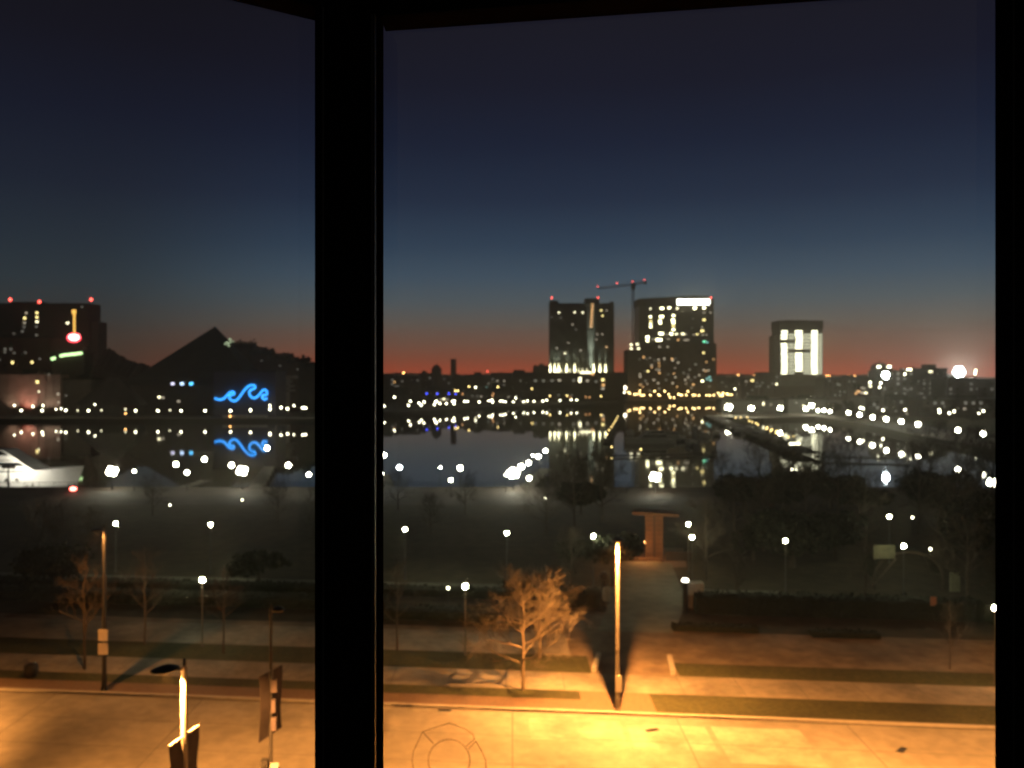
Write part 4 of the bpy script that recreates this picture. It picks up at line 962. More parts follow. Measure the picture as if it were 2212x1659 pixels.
for (a,w_,mt) in ((1100,22,win_d),(1200,10,win_y),(1300,20,win_f),(1440,9,win_w),(1510,9,win_d),(1150,8,win_d),(1390,8,win_d)): add_wins(tT, [(*cT(a,1248),w_*.9,4.5,mt)], xT, YT, 1.9, -1.2)
for (a,b3,mt) in ((1000,1110,win_f),(995,1195,win_w),(950,1190,win_f),(830,1180,win_f),(690,1210,win_w),(735,1215,win_f),(655,1145,win_d),(725,1145,win_d),(810,1215,win_f),(900,1225,win_f)): add_wins(tT, [(*cT(a,b3),4.2,4.2,mt)], xT, YT, 1.9, -6.4 if a > 820 else -4.4)

# --- shoreline blocks beyond the water, from the corner post to the towers
c3 = conv(799.7,745.5)
def bw(ps, w_=3.4, h_=3): return [(*c3(a,b3),w_,h_,mt) for a,b3,mt in ps]
B = [('dark low warehouse just past the window corner post',800,905,812,800,bl_dark,bw([(215,362,win_d),(285,433,win_o),(375,425,win_f),(330,480,win_f),(300,480,win_f),(560,415,win_f)])),
 ('dark domed hall with a lit clerestory before the red horizon',905,935,806,900,bl_dark,bw([(700,385,win_f)])),
 ('low dark block below the thin chimney',946,1002,812,905,bl_brown,bw([(870,400,win_f)])),
 ('brown waterfront warehouse beyond the chimney',1002,1060,809.5,880,bl_brown,bw([(1365,497,win_t),(1238,497,win_w)])),
 ('long flat dark block beside the hotel tower',1060,1152,805,900,bl_dark,bw([(1440,398,win_f),(1495,420,win_d),(1575,422,win_d),(1570,470,win_f),(1765,420,win_f),(1940,425,win_d),(2030,425,win_d),(2130,425,win_f),(1430,575,win_o)])),
 ('stepped dark block leaning against the hotel tower',1152,1187,790,925,bl_dark,bw([(2090,185,win_d)])),
 ('low brown row of quay houses with one pale awning',905,1000,842,800,bl_brown,bw([(865,635,win_w),(830,640,win_d),(905,640,win_d)],5,3)),
 ('low dark quay sheds near the middle of the far shore',1005,1120,846,840,bl_dark,bw([(1300,605,win_d),(1625,610,win_d),(1765,640,win_f)])),
 ('low dark quay building under the hotel podium',1125,1240,846,880,bl_dark,()),
 ('low dark block between the hotel and office towers',1326,1355,822,950,bl_brown,[(1338,818,3,3,win_d),(1332,834,3,3,win_f)]),
 ('low dark block beyond the office tower',1546,1600,815,980,bl_dark,[(1560,826,4,3,win_f),(1585,830,3,3,win_d)]),
 ('dark gabled block before the lit tower',1600,1640,818,960,bl_brown,[(1612,824,4,3,win_d),(1625,822,6,4,win_y),(1633,835,3,3,win_f)])]
for (lb,x0,x1,vt,Y,wm_,ws) in B: building('waterfront_building', lb, x0,x1,vt,Y,18,wm_,wins=[(a,b3,w_,h_,mt) for a,b3,w_,h_,mt in ws if b3 > vt+1], group='buildings on the far shore', dark=8, seed=int(x0))
st = thing('chimney', 'thin dark chimney standing against the red horizon', 'chimney', (XW(979.5,915),915,1.9))
MB().lathe((0,0,0),[(3.4,0),(3.1,20),(3.0,ZW(777.5,915)-1.9)],12).build('shaft', bl_brown, st)
MB().lathe((0,0,ZW(777.5,915)-1.9),[(3.2,0),(3.3,.3),(3.2,.9)],12).build('rim', bl_dark, st)
st = thing('clock_tower', 'dark square tower with a small dome on the red horizon', 'tower', (XW(943,915),915,1.9)); zz = ZW(795,915)-1.9
MB().box(-5,-5,0,5,5,zz).build('shaft', bl_dark, st); MB().ball((0,0,zz),4.2,4.2,3.6,10,6).build('dome', bl_black, st); MB().tube((0,0,zz+3.4),(0,0,zz+6),.25,n=5).build('finial', metald, st)

# --- left shore: hotel tower, brick power plant, aquarium, pier buildings
cA = conv(0,610)            # readings left of the corner post
lt = building('hotel_slab', 'huge dark slab building with three red roof beacons at the edge of the view', -70, 193, 655, 800, 22, bl_dark, group=None, cat='building', fl=4.2,
   wins=[(*cA(a,b3),5,4.4,mt) for a,b3,mt in ((310,360,win_d),(292,420,win_y),(290,475,win_d),(435,358,win_y),(435,410,win_y),(437,462,win_w),(430,520,win_f),(265,575,win_f),(430,620,win_f),(285,525,win_f),(795,478,win_w))], dark=24, seed=5)
b0 = lt.location
for (x,v) in ((21,647),(84,652),(196,647)): beacon(lt,x,v,800,b0,1.5)
x0b = XW(193.3,800)-b0.x; MB().box(x0b,4,0,XW(207,800)-b0.x,22,ZW(694,800)-1.9).build('side_block', bl_dark, lt)
building('brown_block', 'reddish brown block in front of the huge slab building', -60, 108, 727, 650, 40, mat('red_brown_wall',(.12,.06,.04),.9,(.16,.085,.055),.1), wins=[(*cA(148,942),4.5,5,win_y),(*cA(378,938),4.5,4.5,win_y),(*cA(60,820),4,4,win_f),(*cA(170,830),5,3,win_f),(*cA(300,825),4,3,win_f),(*cA(470,900),4,4,win_f)], dark=18, seed=9)
pp = building('power_plant', 'pinkish brick power plant hall washed with warm and red light', 0, 131, 806, 575, 40, pinkwall, wins=[(*cA(440,1170),5,6,win_y),(*cA(575,1080),5,4,win_f),(*cA(685,1310),4,5,win_d)], fl=7, ribs=8, cat='building')
for i,(x,c_,e_) in enumerate(((30,(1,.75,.55),42000),(62,(1,.25,.18),60000),(66,(1,.78,.6),60000),(100,(1,.85,.65),30000),(120,(1,.85,.65),30000))):
    l = bpy.data.lights.new('wash_light','SPOT'); l.energy = e_*.10; l.color = c_; l.spot_size = R(95); l.spot_blend = 1; l.shadow_soft_size = .5
    o = bpy.data.objects.new('wash_light', l); COL.objects.link(o); o.parent = pp; o.location = (XW(x,575)-pp.location.x,-7,1.5 if i != 1 else .8); o.rotation_euler = (R(150),0,0)
# neon guitar on its chimney
YG = 590; gt = thing('neon_sign', 'neon guitar sign with yellow neck and glowing red body on a dark chimney', 'neon sign', (XW(160,YG),YG,1.9))
zG = ZW(722,YG)-1.9; kG = YG/F
MB().box(-5,2,0,5,10,ZW(748,YG)-1.9).build('chimney', bl_dark, gt)
MB().box(-1.3*kG*1,-.4,zG,1.6*kG*1.6,.2,zG+48*kG).box(-3.2*kG*1.3,-.5,zG+44*kG,3.4*kG*1.2,.25,zG+53*kG).build('neck', emit('neon_yellow',(1,.55,.10),1.6), gt)
m = MB(); m.ball((0,0,zG-7*kG),12*kG,.8,7.4*kG,16,8); m.ball((-6*kG,0,zG-2.5*kG),6*kG,.8,4.5*kG,10,6); m.ball((7*kG,0,zG-2.5*kG),6*kG,.8,4.5*kG,10,6); m.build('body', emit('neon_pink',(1,.45,.42),6), gt)
m = MB(); pr = [Vector((14.2*kG*math.cos(R(a)), -.3, zG-7.5*kG+9.3*kG*math.sin(R(a)))) for a in range(0,361,20)]
m.path(pr,.55,5); m.build('outline', emit('neon_red',(1,.03,.06),3.0), gt)
MB().tube((0,1.5,ZW(748,YG)-1.95),(0,1.5,zG),.5).build('support', metald, gt)
sgn = thing('lit_sign_strip', 'slanted strip of green-white light under the neon guitar', 'light strip', (XW(150,585),585,ZW(770,585)))
m = MB()  # bars of glow for an unreadable lit sign
for (xa,va,xb,vb) in ((193-82,776,193-74,773),(130,769,141,766.5),(142,767,156,765),(157,765.5,177,762.5)):
    m.path([Vector((XW(xa,585)-sgn.location.x,0,ZW(va,585)-sgn.location.z)),Vector((XW(xb,585)-sgn.location.x,0,ZW(vb,585)-sgn.location.z))],.95,6)
m.build('tube_light', emit('green_white',(.62,1,.42),2.6), sgn)
MB().box(XW(108,585)-sgn.location.x,1.2,-40,XW(180,585)-sgn.location.x,14,3).build('wall', bl_dark, sgn)
building('pier_house', 'pale pier house with lit front beside the pinkish power plant', 136, 196, 817, 566, 20, bl_tan, wins=[(*cA(690,1410),4,4,win_d),(*cA(780,1330),3,3,win_f)], fl=5, cat='building')
# hipped pavilion
pvh = thing('hipped_hall', 'low hall with a faint peaked hipped roof between the power plant and the aquarium', 'building', (XW(232,545),545,1.9))
m = MB().box(-18,0,0,20,16,7); m.build('wall', bl_grey, pvh)
m = MB(); zR = ZW(816,545)-1.9
m.v += [(-20,-2,7.01),(22,-2,7.01),(22,18,7.01),(-20,18,7.01),(-3,8,zR),(4,8,zR)]; m.f += [(3,2,1,0),(0,1,5,4),(1,2,5),(2,3,4,5),(3,0,4)]; m.build('roof', bl_grey, pvh)
tt = thing('red_tent', 'dim dark red tent roof beside the aquarium', 'tent', (XW(284,548),548,1.9))
m = MB(); m.v += [(-5.2,-4,5),(5.2,-4,5),(5.2,4,5),(-5.2,4,5),(0,0,11.5)]; m.f += [(3,2,1,0),(0,1,4),(1,2,4),(2,3,4),(3,0,4)]; m.build('cloth', tentm, tt)
m = MB()
for sx in (-5,5):
    for sy in (-3.8,3.8): MB().tube((sx,sy,0),(sx,sy,5),.12,n=5).build('tent_pole', metalg, tt)
# aquarium
YA = 552; xa0 = XW(465,YA); aq = thing('aquarium', 'aquarium with steep dark pyramid roof, faint cluster of lit panes near its tip', 'building', (xa0,YA,1.9)); xq = lambda x: XW(x,YA)-xa0
zz = lambda v: ZW(v,YA)-1.9
apx = (XW(465,YA+26)-xa0,26,ZW(705,YA+26)-1.9)
m = MB(); m.v += [(xq(262),0,zz(832)),(xq(548),0,zz(832)),(xq(520),70,zz(832)),(xq(300),70,zz(832)),apx]
m.f += [(3,2,1,0),(0,1,4),(1,2,4),(2,3,4),(3,0,4)]; m.build('roof', bl_black, aq)
for k in range(7):
    f = .12+k*.12; a = Vector((xq(262),0,zz(832))).lerp(Vector(apx), f); b3 = Vector((xq(548),0,zz(832))).lerp(Vector(apx), f)
    MB().tube(a-Vector((0,.15,0)), b3-Vector((0,.15,0)), .16, n=4).build('roof_rib', bl_dark, aq)
m = MB().box(xq(268),3,0,xq(540),60,zz(832)-.1); m.build('wall', bl_dark, aq)
rnd = random.Random(12)
for (a,b3,s_) in ((745,655,4.5),(740,700,3.5),(700,710,3.5),(760,690,3),(715,690,3),(750,735,3.2),(790,680,2.5),(735,720,3)):
    x, v = 338.9+.1838*a, 610+.1838*b3
    f = (zz(v)-zz(832))/(apx[2]-zz(832)); yy = 26*f-1.0
    MB().box(xq(x)-s_*.17,yy-.3,zz(v)-s_*.13,xq(x)+s_*.17,yy+.3,zz(v)+s_*.13).build('pane', emit('pane_glow%d'%int(s_*10),(.6,.75,.45),.85) if ('pane_glow%d'%int(s_*10)) not in MC else MC['pane_glow%d'%int(s_*10)], aq)
for (x,mt,s_) in ((373,emit('lilac',(.75,.72,1),2.2),4.4),(393,emit('pale_blue',(.5,.68,1),3.2),4.6),(413,emit('azure',(.10,.55,1),3.2),4.8)): MB().box(xq(x)-s_*.19,-.6,zz(829)-s_*.18,xq(x)+s_*.19,.9,zz(829)+s_*.18).build('window', mt, aq)
for (cx_,cy_,mt) in ((1850,1350,win_w),(1895,1355,win_d),(1655,1405,win_f),(2080,1400,win_d),(1640,1410,win_f)):
    x, v = cA(cx_,cy_); MB().box(xq(x)-.8,2.5,zz(v)-.6,xq(x)+.8,3.1,zz(v)+.6).build('window', mt, aq)
# stepped aquarium wing and planting behind
hl = [(493,545,742,640),(545,585,757,630),(585,625,768,620),(625,660,776,612),(660,735,786,606)]
lbz = ['highest step, next to the pyramid','second step down from the pyramid','third step down from the pyramid','fourth step down, above the pale terraces','lowest step, running behind the corner post']
for (x0,x1,vt,Y),lb in zip(hl,lbz):
    t = building('stepped_wing','dark brown stepped aquarium wing with bushy roof edge, '+lb,x0,x1,vt+5,Y,40,bl_brown,group='stepped wings behind the wave sign',roofbox=False,fl=6,wins=[((x0+x1)/2,vt+22,3,3,win_f)])
    lf = MB(); rnd = random.Random(int(x0)); X0, X1 = XW(x0,Y)-t.location.x, XW(x1,Y)-t.location.x
    for _ in range(420):
        p = Vector((rnd.uniform(X0-2,X1+2), rnd.uniform(-1,6), ZW(vt+5,Y)-1.9+abs(rnd.gauss(0,1.3))+.4*math.sin(_))); a = Vector((rnd.gauss(0,1),rnd.gauss(0,1),rnd.gauss(0,1))).normalized(); q = a.orthogonal()*.9; r_ = a.cross(q)*.8
        lf.poly([p+q,p+r_,p-q,p-r_])
    lf.build('roof_planting', barkd, t)
tb = thing('terraced_block', 'pale grey terraced block beside the wave sign with two small lights', 'building', (XW(617,560),560,1.9))
m = MB()
for k,(x0,x1,va,vb) in enumerate(((576,634,811,818),(578,622,821,828),(582,626,831,838),(574,628,842,846))): m.box(XW(x0,560)-tb.location.x,-2-k,ZW(vb,560)-1.9,XW(x1,560)-tb.location.x,12,ZW(va,560)-1.9)
m.box(XW(584,560)-tb.location.x,-.5,0,XW(618,560)-tb.location.x,10,ZW(811.5,560)-1.9); m.build('wall', bl_tan, tb)
for (x,v,mt) in ((609.5,812,win_w),(586,818,win_d)): MB().box(XW(x,560)-tb.location.x-.8,-3.2,ZW(v,560)-2.6,XW(x,560)-tb.location.x+.8,-2.4,ZW(v,560)-1.2).build('window', mt, tb)
# wave wall and blue wave
YW = 528; ww_ = thing('wave_wall', 'tall dark blank pavilion wall carrying the blue neon wave', 'building', (XW(526,YW),YW+2,1.9)); xw = lambda x: XW(x,YW)-ww_.location.x
MB().box(xw(459),0,0,xw(594),24,ZW(803,YW)-1.9).build('wall', mat('violet_wall',(.05,.045,.06),.8,(.065,.06,.08),.1), ww_)
MB().box(xw(456),-.5,ZW(803,YW)-1.899,xw(597),25,ZW(800,YW)-1.9).build('roof', bl_black, ww_)
c5 = conv(338.9,610)
wv = thing('neon_wave', 'bright blue neon wave of three curling crests on the dark pavilion wall', 'neon sign', (XW(526,YW),YW,ZW(850,YW)))
PW = [(680,1360),(735,1378),(790,1362),(830,1320),(865,1290),(900,1288),(908,1312),(872,1325),(848,1345),(868,1378),(910,1394),(950,1372),(990,1320),(1030,1265),(1078,1220),(1120,1207),(1155,1220),(1148,1247),(1108,1262),(1085,1290),(1095,1330),(1130,1358),(1170,1350),(1210,1310),(1240,1272),(1270,1262),(1296,1292),(1284,1322),(1246,1326),(1236,1350),(1262,1376),(1295,1362)]
pts = []
for a,b3 in PW:
    x,v = c5(a,b3); pts.append(Vector((XW(x,YW)-wv.location.x,0,ZW(v,YW)-wv.location.z)))
# smooth the path
sm = []
for i in range(len(pts)-1):
    p0 = pts[max(0,i-1)]; p1 = pts[i]; p2 = pts[i+1]; p3 = pts[min(len(pts)-1,i+2)]
    for k in range(4):
        u = k/4; sm.append(.5*((2*p1)+(-p0+p2)*u+(2*p0-5*p1+4*p2-p3)*u*u+(-p0+3*p1-3*p2+p3)*u**3))
sm.append(pts[-1])
MB().path(sm,.66,6).build('tube_light', emit('wave_blue',(.025,.34,1),2.4), wv)
dkk = thing('quay_barrier','low pale lit barrier at the water under the wave wall','barrier',(XW(528,516),515.5,1.9),0)
for k in range(10):
    x = XW(487+k*9.6,516)-dkk.location.x; MB().box(x-1.0,-.5,0,x+1.0,.5,1.9).build('post', stone, dkk)
MB().box(XW(480,516)-dkk.location.x,-.2,.9,XW(580,516)-dkk.location.x,.2,1.5).build('rail', stone, dkk)

# --- right shore
R_ = [('dark apartment row under the red horizon next to the lit tower',1779,1880,815,900,bl_dark,((1810,830,5,5,win_f),(1792,822,3,3,win_f),(1845,846,3,3,win_f))),
 ('dark hillside flats with scattered dim windows before the round tower',1905,1975,801,620,bl_grey,((1960,843,4,3,win_f),(1935,850,4,4,win_f),(1968,841,4,4,win_f),(1952,797.5,3,3,win_d),(1949,866,4,4,win_f))),
 ('highest dark hillside flats with a pale rooftop light',1975,2046,795,640,bl_grey,((2010,802.5,8,3,win_w),(1984,823,3,3,win_f),(2008,861,4,4,win_f),(1990,850,8,3,win_f))),
 ('dark hillside flats directly beneath the brightest floodlight',2046,2150,818,600,bl_grey,((2049,862,3,3,win_f),(2083,884,4,3,win_f),(2110,840,3,3,win_f))),
 ('lower dark terrace of houses behind the shore lamps',1870,1990,858,540,bl_grey,((1888,874,5,6,win_f),(1909,885,3,3,win_d),(1935,888,4,3,win_f),(1958,893,4,3,win_d))),
 ('lower dark terrace of houses nearest the jamb',1995,2160,862,520,bl_dark,((2083,883,4,4,win_d),(2003,892,4,4,win_f),(2040,878,3,3,win_f)))]
for (lb,x0,x1,vt,Y,wm_,ws) in R_: building('hillside_flats', lb, x0,x1,vt,Y,24,wm_,wins=ws,group='dark blocks of flats on the shore side',dark=26,seed=int(x1),fl=3.6)
rt = thing('round_tower', 'grey round-topped tower with two bright lights beside a floodlight', 'tower', (XW(1900,655),655,1.9)); zz = ZW(797,655)-1.9
MB().lathe((0,0,0),[(6.9,0),(6.7,zz*.5),(6.7,zz)],18).build('shaft', bl_pale, rt); MB().ball((0,0,zz),6.7,6.7,ZW(783,655)-1.9-zz,16,8).build('dome', bl_pale, rt); MB().tube((0,0,zz+4),(0,0,ZW(778.5,655)-1.9),.3,n=5).build('finial', metald, rt)
for x in (1890,1912): MB().ball((XW(x,655)-rt.location.x,-7,ZW(792.5,655)-1.9),1.4,1,.8,8,5).build('light', em_white, rt)
def flood(x,v,Y,r,label):
    z = ZW(v,Y); t = thing('floodlight_mast', label, 'floodlight', (XW(x,Y),Y,1.9), 0, 'floodlights on tall masts')
    MB().lathe((0,0,0),[(.5,0),(.3,z-1.9-r)],8).build('mast', metald, t)
    MB().box(-r*.9,.15,z-1.9-r*.7,r*.9,.4,z-1.9+r*.7).build('lamp_rack', metald, t)
    m = MB()
    m.ball((0,-.1,z-1.9),r*.36,.2,r*.36,8,5)
    for i in range(6): m.ball((r*.66*math.cos(i*math.pi/3),-.1,z-1.9+r*.66*math.sin(i*math.pi/3)),r*.33,.2,r*.33,8,5)
    m.build('lamp_glass', em_flood, t)  # lamp discs oversized, the spread of their bloom built into the shape
    return t
flood(1913,810.7,463,2.0,'floodlight mast beside the round tower, the lesser of two')
flood(2072,804,1150,8.0,'tallest and brightest floodlight mast, over the flats by the jamb')
bx = building('shore_hall','long low pale hall lit by the lamps at the quay point',1560,1700,863,590,16,bl_pale,wins=((1575,872,4,4,win_d),(1649,872,3,6,win_w),(1665,874,4,3,win_d)),fl=5,cat='hall')
building('shore_hall','low pale hall lit by the two brightest shore lamps',1703,1790,860,582,16,bl_pale,wins=((1735,876,3,3,win_w),(1720,870,4,3,win_f)),fl=5,cat='hall')
building('shore_pavilion','small dark pavilion with orange-lit windows under the round tower',1846,1884,838,600,12,bl_dark,wins=((1854,845.5,6,4,win_o),(1848.5,850,4,4,win_o),(1864,838.5,8,4,win_d),(1880,834,5,4,win_w),(1862,848.5,8,4,win_d),(1870,849,5,4,win_w),(1858,858,15,3,win_f)),fl=4,cat='pavilion')

# ------------------------------------------------------------------ far lamps
def far_row(pts, Y, e, cat, group, lab, zb=1.9, r=.42, name='street_lamp_post'):
    for i,p in enumerate(pts):
        x,v = p[0],p[1]; rr_ = r*(p[2] if len(p) > 2 else 1)
        YY = Y(x,v) if callable(Y) else Y
        z = max(ZW(v,YY), zb+.8); rq = round(rr_,2); zr_ = round(z-zb)
        key = (name,e.name,rq,max(1,zr_)); s0 = KIDS.get(key)
        if s0 is None:
            s0 = thing(name, lab(i), cat, (XW(x,YY),YY,z), 0, group)
            MB().tube((0,0,-max(1,zr_)),(0,0,-rq*.8),.14,.10,5).build('pole', metald, s0)
            MB().ball((0,0,0),rq,seg=6,rings=4).build('globe', e, s0); KIDS[key] = s0
        else: dup(s0,(XW(x,YY),YY,z),0,lab(i),group)
def interp(x, tb):
    for (a,ya_),(b3,yb_) in zip(tb,tb[1:]):
        if x <= b3: return ya_+(yb_-ya_)*max(0,(x-a))/(b3-a)
    return tb[-1][1]
SH = [(820,603),(875,624),(965,656),(1035,707),(1181,766),(1250,766)]
Ysh_ = lambda x,v: interp(x,SH)+2.5
wr = sorted([c3(*q) for q in ((165,717),(285,612),(450,708),(473,660),(575,682),(600,705),(632,668),(755,700),(780,660),(765,668),(820,685),(895,688),(965,662),(990,655),(985,688),(1110,662),(1145,662),(1280,668),(1395,655),(1430,645),(1440,670),(1530,658),(1590,665),(1560,660),(1682,668),(1712,622),(1805,665),(1850,655),(1925,660),(2030,660),(2075,647))]+[cM(*q) for q in ((185,1578),(230,1570),(388,1572),(585,1568),(520,1565))])
far_row(wr, Ysh_, em_white, 'quay lamp', 'white lamps along the far shore', lambda i: f'white far-shore quay lamp, {nth(i)} from the corner post toward the hotel', r=.66, name='quay_lamp')
far_row([c3(*q) for q in ((392,325),)], 880, em_or, 'street lamp', 'coloured far lamps', lambda i: 'orange lamp highest on the skyline just past the corner post', r=.9)
far_row([c3(*q) for q in ((1378,308),)], 1000, em_red, 'warning light', 'coloured far lamps', lambda i: 'single red warning light on the skyline between chimney and hotel', r=.8, name='warning_light')
far_row([c3(*q) for q in ((1162,487),(1500,492),(1902,512),(2112,597),(1000,537),(1030,537))]+[cM(*q) for q in ((270,1520),(470,1518),(870,1520))], lambda x,v: interp(x,SH)+30, em_yel, 'street lamp', 'yellow lamps behind the far quay',
   lambda i: ['yellow lamp above the far quay, next to a white window','yellow lamp above the far quay, past the teal window','yellow lamp above the far quay under the dim row of windows','lower yellow lamp at the foot of the hotel podium','yellow lamp of a touching pair, post side','yellow lamp of a touching pair, hotel side','yellow lamp above a white quay lamp under the hotel','yellow lamp in the middle below the hotel podium','yellow lamp on the office-tower side of the podium'][i], r=.62)
far_row([c3(*q) for q in ((1085,575),(1445,572),(1440,600))]+[cM(*q) for q in ((690,1530),(735,1535),(510,1540))], lambda x,v: interp(x,SH)+22, emit('lamp_dim_orange',(1,.45,.15),2.5), 'street lamp', 'dim orange lamps behind the far quay',
   lambda i: ['dim orange lamp right of the touching yellow pair','dim orange lamp over a white cluster on the far quay, upper','dim orange lamp over a white cluster on the far quay, lower','first dim orange lamp under the hotel podium','second dim orange lamp under the hotel podium','dim orange lamp beside the mid-podium yellow lamp'][i], r=.6)
far_row([c3(*q) for q in ((665,570),(790,570),(925,570),(1005,575))], lambda x,v: interp(x,SH)+16, em_blue, 'blue lamp', 'blue lamps on the far quay', lambda i: f'deep blue lamp over the far quay, {nth(i)} from the corner post', r=.6, name='blue_lamp')
orow = [cM(*q) for q in ((1098,1528),(1190,1475),(1210,1490),(1262,1500),(1290,1500),(1325,1460,),(1325,1495),(1345,1515),(1370,1510),(1450,1510),(1500,1465),(1545,1505),(1560,1515),(1620,1465),(1665,1500),(1680,1535),(1727,1540),(1780,1500),(1800,1508),(1820,1508),(1870,1510),(1890,1465),(1950,1510),(1975,1508),(2020,1515),(2110,1510),(2145,1515),(2195,1510))]
orow += [cT(*q) for q in ((330,1300),(350,1330),(370,1320),(385,1300),(380,1335),(430,1310),(450,1318),(485,1320))]
orow.sort()
em_gold = emit('lamp_gold',(1,.68,.26),19)
far_row(orow, 914, em_gold, 'street lamp', 'golden lamps along the quay under the office tower', lambda i: f'golden quay lamp under the office tower, {nth(i)} counting from the hotel side', r=.66, name='golden_lamp')
big = big_lamp(1348,838,916,'brightest far lamp cluster between the hotel and office towers',z0=1.9,hr=2.6,n=6,g='big far lamp clusters',e=emit('cluster_warm',(1,.85,.62),10))
for k_,(x,v) in enumerate(((1558,867.5),(1566,866),(1532,868))): pass
# lamps of the quay point and the shore path
def shY(x): return interp(x,[(1560,541),(1600,527),(1640,524),(1700,530),(1750,558)])
PQ = [((1574,879.5,544),1.9,'widest and brightest lamp on the quay point, next to the golden lamps'),((1623,881.5,526),1.35,'bright white lamp on the quay point, second from its brightest'),((1685.5,881.5,524),1.25,'bright white lamp on the quay point before the pale hall'),
      ((1741,883,556),1.2,'bright white lamp at the root of the quay point, lower of a tall pair'),((1753,876,560),1.4,'bright white lamp at the root of the quay point, upper of a tall pair')]
for (p,r_,lb) in PQ: big_lamp(p[0],p[1],p[2],lb,z0=1.9,hr=r_*1.15,n=4,g='bright lamps on the quay point',e=em_prom)
cR = conv(1805.4,745.5)
SR = [(1767,887,545,.9),(1780,886,540,1.0),(1793,889,520,.9),(1833,891.6,467,1.0),(1857,896,445,1.0),(1885.3,901.5,420,1.0),(1914.7,905.4,395,1.0),(1946.8,910.4,376,1.0),(1983,916.4,360,1.0),(2069,929.3,314,1.0),(2124,937.6,296,1.0)]
for i,(x,v,Y,r_) in enumerate(SR):
    quay_lamp(x,v,Y+1.5,1.93,f'white shore path lamp, {nth(i)} from the quay point toward the jamb',.95*r_ if i < 9 else .85,em_prom,'lamps along the shore path')
SR2 = [cR(*q) for q in ((290,735),(320,745),(555,765),(815,760),(1215,760),(1220,790),(1335,800),(1390,778),(1680,805),(1735,775))]
far_row(SR2, 480, em_white, 'street lamp', 'small white lamps behind the shore path', lambda i: f'small white street lamp behind the shore path, {nth(i)} counting toward the jamb', r=.62)
far_row([cR(*q) for q in ((405,440),(530,445),(515,495),(845,287),(880,287),(812,340),(1640,335),(1645,300))], 610, em_white, 'roof light', 'bright small lights on the shore-side flats',
   lambda i: ['white light left of the round tower foot','white light on the round tower foot, upper','white light on the round tower foot, lower','white roof light of a pair on the flats, tower side','white roof light of a pair on the flats, jamb side','white roof light below the pair','warm roof light beyond the brightest floodlight, lower','warm roof light beyond the brightest floodlight, upper'][i], r=.7, name='roof_light')
far_row([cT(*q) for q in ((563,1088),(755,1090),(1605,1097),(1635,1097),(1863,1095),(1935,1095))]+[(2144,843),(820,811)], 1050, em_or, 'street lamp', 'amber lamps on the horizon', lambda i: ['amber lamp on the horizon past the office tower','amber lamp on the horizon before the lit tower','amber lamp just past the lit tower, first of a pair','amber lamp just past the lit tower, second of a pair','dim amber lamp on the horizon toward the round tower','dimmest amber lamp on the horizon toward the round tower','amber lamp on the horizon at the jamb','amber lamp on the horizon at the corner post'][i], r=.75, name='amber_lamp')
far_row([cT(525,1253),cT(950,1420),cT(1270,1460),c3(1238,497),cM(1145,1480)], 840, em_white, 'street lamp', 'odd white lamps on the far side', lambda i: ['white lamp at the end of the golden lamp row','small white lamp over the pale shore hall','small white lamp between the quay point lamps','cool white lamp between yellow and teal lights','white lamp low under the brightest far cluster'][i], r=.7)
# left pier row
LP = [(46,886.6),(91,886.6),(142,886.3),(191,886.8),(293,887.3),(341,887.3),(391,887.3),(443,887.3),(498,887.3),(541,886.3),(583,884),(607,880.5),(621,883),(654,880.8),(660,881.5)]
far_row(LP, 515, em_white, 'quay lamp', 'white lamps along the aquarium quay', lambda i: f'white quay lamp on the aquarium quay, {nth(i)} counting toward the corner post', r=.64, name='quay_lamp')
far_row([(31,875.5),(71,878,1.2),(93,876,1.1),(121,884),(132,883),(205,874),(583,876),(635,876.5)], 528, em_white, 'lamp', 'white lamps behind the aquarium quay', lambda i: f'white lamp set behind the aquarium quay, {nth(i)} counting toward the corner post', r=.48)
far_row([(271,893.5),(497,899.5)], 513.5, em_or, 'marker light', 'orange marker lights at the aquarium quay', lambda i: 'small orange light low on the aquarium quay, '+['beside the red tent','beside the wave wall'][i], r=.45, name='marker_light')
far_row([(168,886.5),(219,886.3),(271,884),(367,886.5),(84,846)], 524, win_w, 'wall light', 'dim lights on the aquarium quay', lambda i: f'dim light on the aquarium quay, {nth(i)} counting toward the wave wall', r=.5, name='wall_light')

# ------------------------------------------------------------------ trees and hills against the sky
def hill(name, pts, Y, depth, m, seed, jit=.8):
    rnd = random.Random(seed); mb = MB(); dense = []
    for (xa,va),(xb,vb) in zip(pts, pts[1:]):
        n = max(1,int((xb-xa)/3)); dense += [(xa+(xb-xa)*k/n, va+(vb-va)*k/n+rnd.uniform(-jit,jit)) for k in range(n)]
    dense.append(pts[-1]); top = [V(x,v,Y) for x,v in dense]
    for a, b3 in zip(top, top[1:]):
        for (y0,f0),(y1,f1) in (((0,.0),(depth*.2,.7)),((depth*.2,.7),(depth*.5,1)),((depth*.5,1),(depth,.0))):
            k = 1.6
            mb.poly([(a.x,Y-depth*.5+y0,1.85+(a.z-1.85)*f0),(b3.x,Y-depth*.5+y0,1.85+(b3.z-1.85)*f0),(b3.x,Y-depth*.5+y1,1.85+(b3.z-1.85)*f1),(a.x,Y-depth*.5+y1,1.85+(a.z-1.85)*f1)])
    o = mb.build(name, m); o['kind'] = 'structure'; return o
hill('hill', [(810,815),(820,808),(860,804.5),(900,806),(930,806),(960,808),(1000,809),(1040,808),(1090,805),(1150,803),(1200,806),(1340,812),(1500,812),(1560,808),(1600,808),(1650,811),(1700,813)], 1500, 260, bl_dark, 3)
hill('hill', [(1690,812),(1760,810),(1830,810),(1900,808),(1990,803),(2045,806),(2060,815),(2140,815),(2230,812),(2400,815)], 1300, 260, bl_dark, 5)
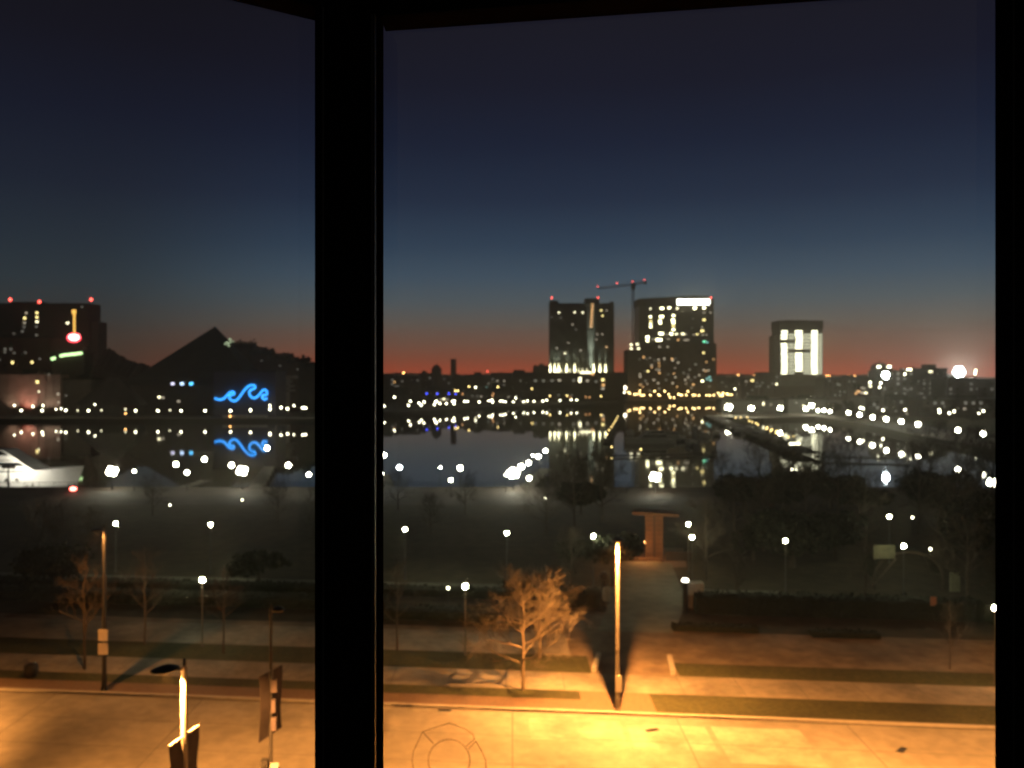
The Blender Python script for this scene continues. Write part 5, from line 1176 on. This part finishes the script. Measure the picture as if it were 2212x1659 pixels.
hill('hill', [(-300,770),(0,760),(200,780),(235,780),(262,786),(290,790),(330,797),(380,802),(480,806),(700,808),(830,812)], 900, 120, bl_dark, 8)
hill('wooded_bank', [(212,800),(222,756),(236,752),(262,769),(290,782),(330,791),(380,800),(480,812)], 600, 50, bl_dark, 9, 2.6)
def far_tree(i, x, v, Y, w, lb, seed):
    zt = ZW(v,Y); H = zt-1.9; rx = w/F*Y/2
    t = thing('far_tree', lb, 'tree', (XW(x,Y),Y,1.9), 0, 'dark trees along the shores')
    MB().tube((0,0,0),(0,0,H*.6),rx*.09,rx*.04,6).build('trunk', barkd, t)
    leafy(seed, rx, rx*.8, H*.42, 420, rx*.16).build('crown', leafd, t, loc=(0,0,H*.58))
FT = [(1157,786,915,20,'dark tree on the shoulder of the hotel tower'),(1585,806,930,26,'dark tree on the horizon just past the office tower'),(1604,800,930,16,'pointed dark tree past the office tower'),(868,832,760,30,'dark tree behind the lamps near the corner post'),
 (1048,836,860,26,'dark tree among the quay houses of the far shore'),(255,790,700,40,'dark tree beside the huge slab building'),(300,802,640,44,'dark tree between the slab building and the aquarium'),(240,775,740,36,'dark tree at the foot of the slab building'),
 (1800,868,560,34,'dark tree behind the shore path next to the pale halls'),(1840,864,560,40,'dark tree below the little orange pavilion'),(1995,880,505,34,'dark tree in front of the hillside terraces'),(2100,892,470,40,'dark tree behind the shore lamps near the jamb'),
 (2135,874,500,40,'dark tree right against the jamb behind the shore lamps'),(2030,906,400,30,'small dark tree on the shore lawn'),(1930,860,570,30,'dark tree before the flats beside the round tower'),(1325,846,930,20,'dark tree between hotel podium and office tower')]
for i,(x,v,Y,w_,lb) in enumerate(FT): far_tree(i,x,v,Y,w_,lb,100+i)
for (x,v,Y,rx,lb,sd) in ((1700,1012,150,6.5,'broad dark oak beside the green navigation light',61),(1795,1022,156,6.0,'broad dark oak under the white dock lights',62),(1858,1050,148,4.5,'dark oak just before the bluish reflection',63),
     (2035,1012,146,6.0,'broad dark oak between the bluish reflection and the jamb',64),(2115,1062,140,6.0,'dark oak against the jamb under its lamp cluster',65),(1610,1030,150,5.5,'dark oak at the water beyond the pavilion lamps',66),(1255,1045,150,4.0,'dark oak at the water before the tower reflection',67)):
    zt = ZW(v,Y); evergreen(sd,(XW(x,Y),Y,2.97),lb,rx,(zt-4.4)/2,1.4,3600,.5,group='broad dark trees at the water')

# ------------------------------------------------------------------ haze added over the harbour for lamp halos
hz = bpy.data.materials.new('haze_air'); hz.use_nodes = True; t = hz.node_tree; t.nodes.clear()
o_ = t.nodes.new('ShaderNodeOutputMaterial'); pv_ = t.nodes.new('ShaderNodeVolumePrincipled')
pv_.inputs['Color'].default_value = (.95,.85,.68,1); pv_.inputs['Density'].default_value = .0003; pv_.inputs['Anisotropy'].default_value = .88
t.links.new(pv_.outputs[0], o_.inputs['Volume'])
haze = MB().box(-1600,-150,-5,1600,2000,125).build('haze', hz); haze['kind'] = 'stuff'
SC.cycles.volume_bounces = 0
